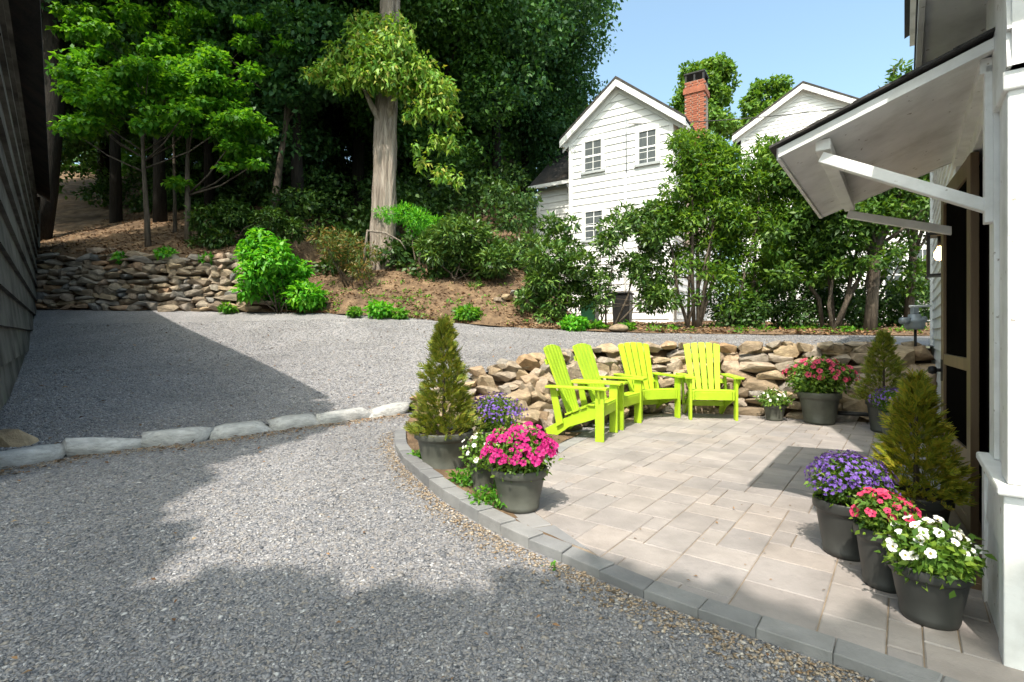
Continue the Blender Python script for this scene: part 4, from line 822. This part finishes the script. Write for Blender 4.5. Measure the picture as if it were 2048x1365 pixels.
bush('hedge_tree', 'dark hedge tree beneath the canopy corner with pale slanting trunk', 'tree', 1650, 11.6, scatter(1530,1700,300,440,40,.18,.36) + scatter(1540,1690,440,560,28,.16,.3), 8500, .15, .06, 'l_hdark', 8, 2, .06, 'hedge trees')
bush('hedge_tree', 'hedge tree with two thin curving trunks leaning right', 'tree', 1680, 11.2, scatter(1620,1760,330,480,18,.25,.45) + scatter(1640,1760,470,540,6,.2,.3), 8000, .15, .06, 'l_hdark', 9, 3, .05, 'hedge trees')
def trunked(px, Y, topx, topy, r, rows, n, lab, seed, lm='l_hdark'):
    rng = np.random.default_rng(seed); x = (px - 1024) / F * Y; b = E(x, Y); tp = at(topx, topy, Y)
    tree('hedge_tree', lab, 'tree', b, tp, r, pxblobs(rows, Y, rng), n, .13, .055, lm, 'bark', rng, 'hedge trees', nl=16)
trunked(1738, 11.0, 1790, 130, .13, scatter(1730,1850,200,330,18,.22,.4) + scatter(1690,1860,330,450,18,.25,.42) + [(1800,140,.18),(1795,170,.22),(1770,200,.25),(1805,205,.25)] + scatter(1700,1860,470,560,9,.12,.22), 10000, 'hedge tree with the thickest trunk, pale and slightly leaning, its leader above the canopy', 21)
trunked(1815, 11.6, 1850, 200, .1, scatter(1790,1900,250,450,20,.25,.4) + scatter(1790,1900,470,590,8,.12,.25), 5000, 'last hedge tree before the house corner, trunk half behind the regulator', 22)
bush('hedge_tree', 'added dark hedge tree in the second row, left of the pale slanting trunk', 'tree', 1560, 13.2, scatter(1480,1660,330,460,34,.2,.4) + scatter(1490,1650,460,600,26,.18,.34), 8000, .16, .065, 'l_hdark', 41, 3, .05, 'hedge trees')  # second row added to darken the pale wall behind the hedge
bush('hedge_tree', 'added dark hedge tree in the second row, behind the thickest hedge trunk', 'tree', 1720, 13.4, scatter(1650,1850,330,470,34,.2,.38) + scatter(1660,1850,480,600,16,.15,.28), 7000, .16, .065, 'l_hdark', 42, 3, .05, 'hedge trees')
# low dark hedge under the trees
rng = np.random.default_rng(24); cl = [(at(px, 618 + rng.uniform(-26, 22), 12.1 + rng.uniform(-.3, .3)), rng.uniform(.28, .48)) for px in np.linspace(1440, 1850, 32)]
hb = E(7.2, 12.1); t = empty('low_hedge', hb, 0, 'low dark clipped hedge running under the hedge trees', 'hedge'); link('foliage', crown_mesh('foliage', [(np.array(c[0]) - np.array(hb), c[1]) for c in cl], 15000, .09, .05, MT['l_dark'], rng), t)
# shrubs on the bank
bush('bright_shrub', 'bright yellow green leafy shrub spilling down at the end of the fieldstone wall', 'shrub', 560, 12.9, [(520,480,.3),(510,510,.4),(545,520,.45),(540,555,.5),(580,560,.45),(570,590,.4),(610,590,.4),(515,545,.4),(500,580,.3),(630,600,.25),(555,495,.25),(595,540,.3)], 5200, .17, .08, 'l_bright', 30, 6, .02, upb=1.1, rnd=.5, droop=.3)
bush('juniper', 'rusty orange and green arching juniper in shade under the vine covered trunk', 'shrub', 700, 14.4, [(670,480,.4),(640,475,.3),(700,490,.4),(730,510,.4),(690,520,.35),(720,540,.3),(660,500,.3)], 3200, .13, .03, 'l_orange', 31, 7, .014, upb=.4, out=1.0)
bush('hemlock', 'feathery pale green hemlock bough in front of the big pale trunk', 'shrub', 850, 14.9, [(780,430,.25),(810,428,.35),(840,440,.35),(870,450,.3),(830,460,.25),(860,470,.25),(760,425,.18)], 2600, .14, .03, 'l_bright', 32, 3, .03, upb=.9, out=1.0)
bush('dark_fern_bush', 'low bush right of the maple trunks, deep shade put into its dark leaves', 'shrub', 440, 14.6, [(420,440,.5),(470,430,.5),(500,450,.4),(440,480,.4),(400,490,.3),(540,440,.4),(580,460,.4)], 4200, .18, .055, 'l_dark', 33, 5, .02, upb=1.2)  # deep shade is painted in by the dark leaf colour
for k, (px, py, r, n, lb, lm) in enumerate(((760,560,.3,420,'clump of broad light green leaves below the big pale trunk','l_bright'),(935,590,.3,520,'small yellow green shrub on the bare dirt bank','l_maple'),(710,583,.14,160,'small round weed on the bank beside the bright shrub','l_maple'),(800,585,.16,160,'low sprawling weed on the bank right of the broad leaf clump','l_maple'),(1150,640,.28,420,'leafy green plant at the foot of the loose rhododendron','l_bright'),(1195,660,.16,160,'small leafy weed left of the round boulder','l_maple'),(1255,655,.16,160,'small leafy weed right of the round boulder','l_maple'),(330,515,.2,260,'light green weed tuft on top of the fieldstone wall','l_bright'),(240,520,.14,150,'small weed tuft on the fieldstone wall nearest the barn','l_bright'),(415,525,.17,200,'weed tuft on the fieldstone wall near the bright shrub','l_bright'),(455,595,.15,150,'weed at the foot of the fieldstone wall','l_maple'))):
    Y = {330: 13.6, 240: 13.7, 415: 13.5, 455: 12.9}.get(px, 12.2 if py < 620 else 11.5); p = at(px, py, Y); rng = np.random.default_rng(200 + k)
    z = p.z if px in (330, 240, 415) else float(zE(p.x, p.y)); t = empty('weed', (p.x, p.y, z), 0, lb, 'plant'); link('foliage', crown_mesh('foliage', [((0, 0, r * .55), (r, r * .8, r * .6))], n, .13, .06, MT[lm], rng, upb=1.0), t)
p = at(1237, 657, 11.35); tag(link('boulder', stone_mesh('boulder', MT['stone'], 12, 2.2, 40, True), None, (p.x, p.y, p.z), (0, 0, .2), (.46, .32, .2)), 'round tan boulder at the edge of the drive under the hedge', 'stone')
for k, (px, py, Y, sx) in enumerate(((1000,575,13.0,.3),(1030,560,13.4,.4),(1040,580,13.2,.45),(1015,590,13.0,.3),(1040,600,12.9,.35))):
    p = at(px, py, Y); tag(link('loose_stone', random.choice(OLD), None, (p.x, p.y, float(zE(p.x, p.y)) + .06 + .03 * k), (0, .1, k), (sx, .3, .14)), 'flat fieldstone in the tumbled heap at the foot of the low shed', 'stone', 'tumbled stones by the shed')
for k, (px, py, Y, sx, lb) in enumerate(((192,492,14.3,.4,'large pale boulder on the leaf litter above the fieldstone wall'), (225,490,14.4,.18,'small pale stone right of the large boulder above the wall'))):
    p = at(px, py, Y); tag(link('boulder', random.choice(OLD), None, (p.x, p.y, float(zE(p.x, p.y)) + .05), (0, 0, k), (sx, sx * .8, sx * .55)), lb, 'stone')
# bent dead branch in front of the pale trunk
db = MB().tube([at(728,525,14.4), at(732,490,14.4), at(735,462,14.4), at(770,466,14.5), at(800,482,14.6), at(812,500,14.6)], [.05,.045,.04,.03,.02,.008], 6); tag(db.build('dead_branch', MT['barkpale']), 'bent bare grey branch arching beside the big pale trunk', 'branch')

# ------------------------------------------------------------------ potted plants
def pot(t, d, h, mat):
    r = d / 2; prof_ = [(.001,.0),(r*.66,.0),(r*.70,.012),(r*.72,.03),(r*.70,.035),(r*.80,h*.45),(r*.88,h*.74),(r*.90,h*.8),(r*.97,h*.815),(r*1.0,h*.84),(r*1.0,h*.975),(r*.985,h),(r*.93,h),(r*.9,h*.93),(r*.9,h*.86)]
    MB().lathe(prof_, 40).build('pot', MT[mat], t); MB().lathe([(r*.905, h*.9),(r*.5, h*.93),(.001, h*.92)], 24).build('soil', MT['soil'], t)
def cypress(t, z0, z1, rmax, n, mat, seed, power=.85):
    """fan shaped sprays on a cone"""
    rng = np.random.default_rng(seed); Vs = []; Fs = []; off = 0
    h = rng.random(n) ** 1.25; az = rng.random(n) * 2 * np.pi; rr = rmax * (1 - h) ** power * (0.9 + .25 * rng.normal(size=n) * .5); q = .3 + .7 * rng.random(n) ** .5
    z = z0 + (z1 - z0) * h; P = np.stack([np.cos(az) * rr * q, np.sin(az) * rr * q, z], 1)
    O = np.stack([np.cos(az), np.sin(az), 0 * az], 1); upv = np.array([0, 0, 1.0]); D0 = O * .8 + upv * (.55 + .9 * h[:, None] ** 3) + unit(n, rng) * .35; D0 /= np.linalg.norm(D0, axis=1, keepdims=True)
    Sd = np.cross(D0, O * .3 + upv); Sd /= np.linalg.norm(Sd, axis=1, keepdims=True); roll = rng.normal(0, .8, n)[:, None]; Nn = np.cross(Sd, D0); Sd = Sd * np.cos(roll) + Nn * np.sin(roll)
    Ls = rng.uniform(.055, .1, n) * (rmax / .22) ** .5
    for k, a in ((0, 0), (.25, .55), (.25, -.55), (.5, .5), (.5, -.5), (.7, .45), (.7, -.45)):
        D = D0 * math.cos(a) + Sd * math.sin(a); base = P + D0 * (Ls * k)[:, None]; l = Ls * (1.0 if a == 0 else .55 * (1.2 - k * .7))
        V, Fq = leaves(base, D, np.cross(Sd, D) + unit(n, rng) * .2, l, l * (.1 if a == 0 else .24), .05, .05); Vs.append(V); Fs.append(Fq + off); off += len(V)
    # leader
    link('foliage', npmesh('foliage', np.concatenate(Vs), np.concatenate(Fs), MT[mat]), t)
    MB().tube([(0,0,z0-.05),(.005,0,(z0+z1)/2),(0,0,z1+.01)], [.016,.01,.003], 7).build('stem', MT['bark'], t)
def flower_mesh(name, mat, thr, r=.026, lobes=5):
    """trumpet flower: dark throat, five rounded, slightly ruffled lobes"""
    V = [(0,0,-.4*r)]; Fc = []; mi = []; n = lobes * 4
    for i in range(n): a = 2*math.pi*i/n; V.append((.24*r*math.cos(a), .24*r*math.sin(a), -.08*r))
    for i in range(n):
        a = 2*math.pi*i/n; q = r*(.80, .96, 1.0, .96)[i % 4]; V.append((q*math.cos(a), q*math.sin(a), (.26, .1, .02, .14)[i % 4]*r))
    for i in range(n): j = (i+1) % n; Fc.append((0, 1+i, 1+j)); mi.append(1); Fc.append((1+i, 1+n+i, 1+n+j, 1+j)); mi.append(0)
    me = bpy.data.meshes.new(name); me.from_pydata(V, [], Fc); me.materials.append(MT[mat]); me.materials.append(MT[thr]); me.polygons.foreach_set('material_index', mi); me.update(); return me
FM = {k: flower_mesh('flower', m, th, r) for k, m, th, r in (('pink','f_pink','throat',.027),('coral','f_coral','throat',.027),('white','f_white','throaty',.025),('red','f_red','throat',.032))}
def mound(t, c, R3, nleaf, seed, flower=None, nf=0, leaf=.035, mat='l_petunia', scale=1.0, zmin=-.15, side=None):
    rng = np.random.default_rng(seed); cl = [(c, R3)] + [(np.array(c) + unit(1, rng)[0] * np.array(R3) * .6, np.array(R3) * rng.uniform(.35, .5)) for _ in range(7)]
    link('foliage', crown_mesh('foliage', cl, nleaf, leaf, leaf * .55, MT[mat], rng, upb=.6, shell=.5, dz=-.1), t)
    if flower:
        k = 0; pts = []
        while k < nf:
            d = unit(1, rng)[0]
            if d[2] < zmin: continue
            p = np.array(c) + d * np.array(R3) * (rng.uniform(.92, 1.1) + .1 * math.sin(d[0] * 7 + seed) * math.sin(d[1] * 6 + 2 * seed) + .05 * rng.normal())
            if any(np.linalg.norm(p - o) < .026 * scale for o in pts) and rng.random() < .85: continue
            pts.append(p); k += 1
            nrm = Vector(d * np.array([1, 1, .9]) + np.array([-.05, -.3, .3]) + unit(1, rng)[0] * .35); q = nrm.to_track_quat('Z', 'Y').to_euler()
            s = (rng.uniform(.8, 1.2) if rng.random() < .7 else rng.uniform(.4, .75)) * scale; link('flower', FM[flower], t, tuple(p), q, (s, s, s))
def violet(t, c, R3, n, nf, seed, fs=.014):
    """lobelia like: fine stems with many tiny violet petals"""
    rng = np.random.default_rng(seed); link('foliage', crown_mesh('foliage', [(c, R3)] + [(np.array(c) + unit(1, rng)[0] * np.array(R3) * .5, np.array(R3) * .55) for _ in range(6)], n, .03, .012, MT['l_petunia'], rng, upb=.4, dz=.3, out=1.0), t)
    d = unit(nf, rng); d[:, 2] = np.where(d[:, 2] < -.2, -d[:, 2], d[:, 2]); P = np.array(c) + d * np.array(R3) * rng.uniform(.95, 1.3, (nf, 1)); Vs = []; Fs = []; o = 0
    ax = d + unit(nf, rng) * .6 + np.array([0, -.3, .2]); ax /= np.linalg.norm(ax, axis=1, keepdims=True); a = np.cross(ax, [0.3, .2, 1]); a /= np.linalg.norm(a, axis=1, keepdims=True); bb_ = np.cross(ax, a)
    V5 = []
    for k in range(5):
        t5 = k * 2 * math.pi / 5; D = a * math.cos(t5) + bb_ * math.sin(t5); V, Fq = leaves(P, D + ax * .2, ax, fs * rng.uniform(.7, 1.2, nf), fs * .8, .1, .0); Vs.append(V); Fs.append(Fq + o); o += len(V)
    link('blossoms', npmesh('blossoms', np.concatenate(Vs), np.concatenate(Fs), MT['f_purple']), t)['kind'] = 'stuff'
def plant(name, label, x, y, z=0.0, cat='potted plant'): return empty(name, (x, y, z), random.uniform(0, 6), label, cat)
# left group in the bed
t = plant('potted_cypress', 'cone shaped dwarf cypress in a large grey green pot at the bend of the kerb', -.545, 4.1, .01); pot(t, .47, .30, 'pot'); cypress(t, .27, 1.13, .265, 1350, 'l_cypress', 1)
t = plant('potted_petunias', 'grey green pot with a full dome of magenta petunias at the patio edge', .045, 3.17, .005); t.rotation_euler.z = 0; pot(t, .35, .255, 'pot'); mound(t, (0, 0, .335), (.21, .21, .155), 2600, 2, 'pink', 150, .034, zmin=-.05)
t = plant('potted_bacopa', 'small grey pot of white and pink edged flowers tucked behind the magenta petunias', -.2, 3.5, .01); t.rotation_euler.z = 0; pot(t, .19, .2, 'pot'); mound(t, (0, 0, .26), (.15, .15, .12), 1100, 3, 'white', 34, .03, scale=.62); 
t = plant('potted_lobelia', 'pot of pale violet lobelia behind the magenta petunias, against the rubble', -.14, 4.35, .01); pot(t, .32, .26, 'pot'); violet(t, (0, 0, .38), (.22, .2, .15), 2600, 420, 4)
# right group by the house
t = plant('potted_lobelia', 'dark pot of violet lobelia at the front of the right hand group', 1.645, 2.52, 0); pot(t, .29, .27, 'potdark'); violet(t, (-.02, 0, .35), (.155, .15, .12), 3000, 620, 5, .012)
t = plant('potted_petunias', 'dark pot of coral pink petunias between the violet and the white ones', 1.6, 2.2, 0); t.rotation_euler.z = 0; pot(t, .225, .255, 'potdark'); mound(t, (-.02, -.03, .305), (.115, .115, .1), 1300, 6, 'coral', 34, .03, zmin=0, scale=.8)
t = plant('potted_petunias', 'charcoal pot of white petunias nearest the house corner', 1.585, 1.945, 0); t.rotation_euler.z = 0; pot(t, .265, .215, 'potdark'); mound(t, (0, -.01, .26), (.145, .14, .1), 2000, 7, 'white', 46, .036, zmin=.0, scale=.72)
t = plant('potted_cypress', 'golden green cone cypress in a dark pot in front of the screen door', 2.07, 2.62, 0); pot(t, .3, .27, 'potdark'); cypress(t, .25, .825, .195, 1100, 'l_gold', 8)
# far group
t = plant('potted_geraniums', 'large grey green pot of red pink flowers against the dry stone wall', 3.72, 6.2, 0); t.rotation_euler.z = 0; pot(t, .47, .38, 'pot'); mound(t, (0, 0, .56), (.36, .3, .22), 2600, 9, 'red', 95, .055, zmin=-.1, scale=1.0)
t = plant('potted_alyssum', 'small grey pot of white flowers left of the large red flower pot', 3.28, 6.4, 0); t.rotation_euler.z = 0; pot(t, .27, .2, 'pot'); mound(t, (0, 0, .27), (.2, .18, .11), 1000, 10, 'white', 26, .04, scale=.7)
t = plant('potted_cypress', 'dark green cone cypress at the far corner of the patio by the house', 4.1, 5.65, 0); pot(t, .34, .36, 'potdark'); cypress(t, .33, 1.06, .27, 800, 'l_cypress', 11)
t = plant('potted_lobelia', 'grey pot of violet lobelia in front of the far corner cypress', 3.83, 5.12, 0); pot(t, .27, .3, 'pot'); violet(t, (0, 0, .4), (.19, .17, .12), 1800, 300, 12)
# creeping green in the bed, weed in the kerb joint
for k, (x, y, r, lb) in enumerate(((-.28,3.62,.12,'low green creeper in the bed behind the small grey pot'),(-.1,3.2,.13,'low green creeper between the kerb and the magenta petunia pot'),(-.75,4.25,.09,'low green creeper between kerb and the large cypress pot'),(.19,2.44,.05,'small weed sprouting from the kerb joint beside the gravel'))):
    rng = np.random.default_rng(300 + k); z = .02 if k < 3 else -.07; t = empty('creeper', (x, y, z), 0, lb, 'plant'); link('foliage', crown_mesh('foliage', [((0, 0, r * .35), (r * 1.4, r, r * .5))], 420 if k < 3 else 70, .035, .02, MT['l_maple'], rng, upb=1), t)
# black drain pipe lying along the foot of the wall
tag(MB().tube([(3.95,6.2,.12),(4.2,6.1,.12),(4.45,6.02,.1),(4.55,5.98,.14),(4.6,6.02,.3)], .025, 8).build('drain_pipe', MT['black']), 'black pipe lying along the foot of the dry stone wall near the house', 'pipe')

# ------------------------------------------------------------------ loose chips, pebbles and litter
def chips(name, X, Y, Z, size, mat, rng, flat=.42, kind='stuff'):
    n = len(X); base = np.array([(1,0,0),(-1,0,0),(0,1,0),(0,-1,0),(0,0,1),(0,0,-1)], float); Fo = np.array([(0,2,4),(2,1,4),(1,3,4),(3,0,4),(2,0,5),(1,2,5),(3,1,5),(0,3,5)])
    S = np.stack([rng.uniform(.6, 1.5, n), rng.uniform(.5, 1.0, n), rng.uniform(.6, 1.1, n) * flat], 1) * size[:, None]
    B = base[None] * (1 + .35 * rng.normal(size=(n, 6, 1))) + .18 * rng.normal(size=(n, 6, 3)); B = B * S[:, None, :]
    az = rng.uniform(0, 6.283, n); tx = rng.normal(0, .28, n); ca, sa, ct, st = np.cos(az)[:, None], np.sin(az)[:, None], np.cos(tx)[:, None], np.sin(tx)[:, None]
    y2 = B[..., 1] * ct - B[..., 2] * st; z2 = B[..., 1] * st + B[..., 2] * ct; x3 = B[..., 0] * ca - y2 * sa; y3 = B[..., 0] * sa + y2 * ca
    V = np.stack([x3 + X[:, None], y3 + Y[:, None], z2 + (Z + size * flat * .35)[:, None]], -1).reshape(-1, 3)
    Fq = (Fo[None] + 6 * np.arange(n)[:, None, None]).reshape(-1, 3); return tag(link(name, npmesh(name, V, Fq, mat)), kind=kind)
rng = np.random.default_rng(1)
kx = np.array([k[0] for k in KL]); ky = np.array([k[1] for k in KL])
def left_of_kerb(x, y): return x < np.interp(-y, -ky, kx) - .012
kbx = np.array([k[0] for k in KERB]); kby = np.array([k[1] for k in KERB])
n = 400000; y = 1.0 + 5.3 * rng.random(n) ** 2.0; x = rng.uniform(-1.08, .95, n) * y; ok = left_of_kerb(x, y) & (y < np.interp(x, kbx, kby) - .06)
x, y = x[ok], y[ok]; x, y = x[:150000], y[:150000]; sz = np.clip(rng.lognormal(-5.2, .34, len(x)), .003, .013) * (1 + .06 * y)
tag(chips('gravel', x, y, zL(x, y), sz, MT['chips'], rng), 'loose grey crushed stone of the lower gravel', 'gravel')
n = 190000; y = 4.0 + 8.0 * rng.random(n) ** 1.5; x = rng.uniform(-1.05, .72, n) * y; ok = (y > np.interp(x, kbx, kby) + .08) & ((x < -1.4) | (y > np.interp(x, [w[0] for w in WTOP], [w[1] for w in WTOP]) + .12)) & (x * .748 + y * .664 > -.46) & (y < yb(x)) & (x * .794 - y * .608 < .2); x, y = x[ok][:95000], y[ok][:95000]
tag(chips('gravel', x, y, zU(x, y), rng.uniform(.008, .015, len(x)), MT['chips'], rng), 'loose grey crushed stone of the upper drive', 'gravel')
# tan pebbles washed along the kerb
s = rng.random(2600) ** .8; P, _ = resample(KL[:16], s); off = np.abs(rng.normal(0, .085, len(s))) + .015; d = np.array([-.65, -.76]); x = P[:, 0] + d[0] * off; y = P[:, 1] + d[1] * off
tag(chips('pebbles', x, y, zL(x, y) + .004, rng.uniform(.005, .011, len(x)), MT['pebble'], rng), 'tan pebbles and debris washed along the patio kerb', 'pebbles')
s = rng.random(2600); P, _ = resample([k for k in KERB[2:]], s); off = np.abs(rng.normal(0, .1, len(s))) + .08; x = P[:, 0] + .6 * off; y = P[:, 1] - .75 * off
tag(chips('pebbles', x, y, zL(x, y) + .004, rng.uniform(.006, .012, len(x)), MT['pebble'], rng), 'tan pebbles along the foot of the pale kerb', 'pebbles')
def litter(name, x, y, z, L, mat, label, rng, w=.5):
    n = len(x); D = unit(n, rng); D[:, 2] *= .25; Nn = np.array([0, 0, 1.0]) + unit(n, rng) * .45; V, Fq = leaves(np.stack([x, y, z], 1), D, Nn, L, L * w, .2, .1); tag(link(name, npmesh(name, V, Fq, mat)), label, 'leaf litter', kind='stuff')
n = 36000; x = rng.uniform(-15, 10, n); d = 12 * rng.random(n) ** 1.6 + .03; y = yb(x) + d; z = zE(x, y) + .045
litter('leaf_litter', x, y, z, rng.uniform(.05, .14, n), MT['litter'], 'brown fallen leaves and bark on the bank and slope', rng, .35)
n = 420; y = rng.uniform(4, 12, n); x = rng.uniform(-.95, .75, n) * y; ok = (y > np.interp(x, kbx, kby) + .1) & (y < yb(x)) & ((x < -1.3) | (y > 7.5)) & (x * .748 + y * .664 > -.4); x, y = x[ok], y[ok]
litter('fallen_leaves', x, y, zU(x, y) + .02, rng.uniform(.03, .07, len(x)), MT['litter'], 'scattered tan leaves on the upper drive', rng)
n = 150; x = rng.uniform(.3, 4.5, n); y = rng.uniform(2.0, 6.6, n); ok = (x * .794 - y * .608 < .2) & (~left_of_kerb(x - .2, y)) & (x > .2); x, y = x[ok], y[ok]
litter('patio_leaf_bits', x, y, np.full(len(x), .006), rng.uniform(.008, .025, len(x)), MT['litter'], 'tiny dry leaf bits on the patio pavers', rng)

n = 520; tx_ = rng.uniform(-6.3, 9.5, n); td = .15 + 2.2 * rng.random(n) ** 1.3; cl = [((tx_[i], yb(tx_[i]) + td[i], float(zE(tx_[i], yb(tx_[i]) + td[i])) + .03), (rng.uniform(.05, .16), rng.uniform(.05, .14), rng.uniform(.03, .1))) for i in range(n) if rng.random() < (.55 if tx_[i] < 1 else .9)]
tag(link('ground_cover', crown_mesh('ground_cover', cl, 5200, .085, .04, MT['l_maple'], rng, upb=1.0)), 'scattered low weeds on the dirt bank and under the hedge', 'weeds', kind='stuff')
n = 260; P, _ = resample([k for k in KERB[3:]], rng.random(n)); off = np.abs(rng.normal(0, .2, n)) + .1; x = P[:, 0] + .6 * off; y = P[:, 1] - .75 * off
litter('kerb_leaves', x, y, zL(x, y) + .015, rng.uniform(.02, .055, n), MT['litter'], 'dry leaves gathered along the pale kerb', rng)
n = 160; x = rng.uniform(-3.5, 1, n); y = rng.uniform(1.4, 5.5, n); ok = left_of_kerb(x, y) & (y < np.interp(x, kbx, kby) - .1); x, y = x[ok], y[ok]
litter('gravel_leaf_bits', x, y, zL(x, y) + .014, rng.uniform(.012, .035, len(x)), MT['litter'], 'small dry leaf bits on the lower gravel', rng)
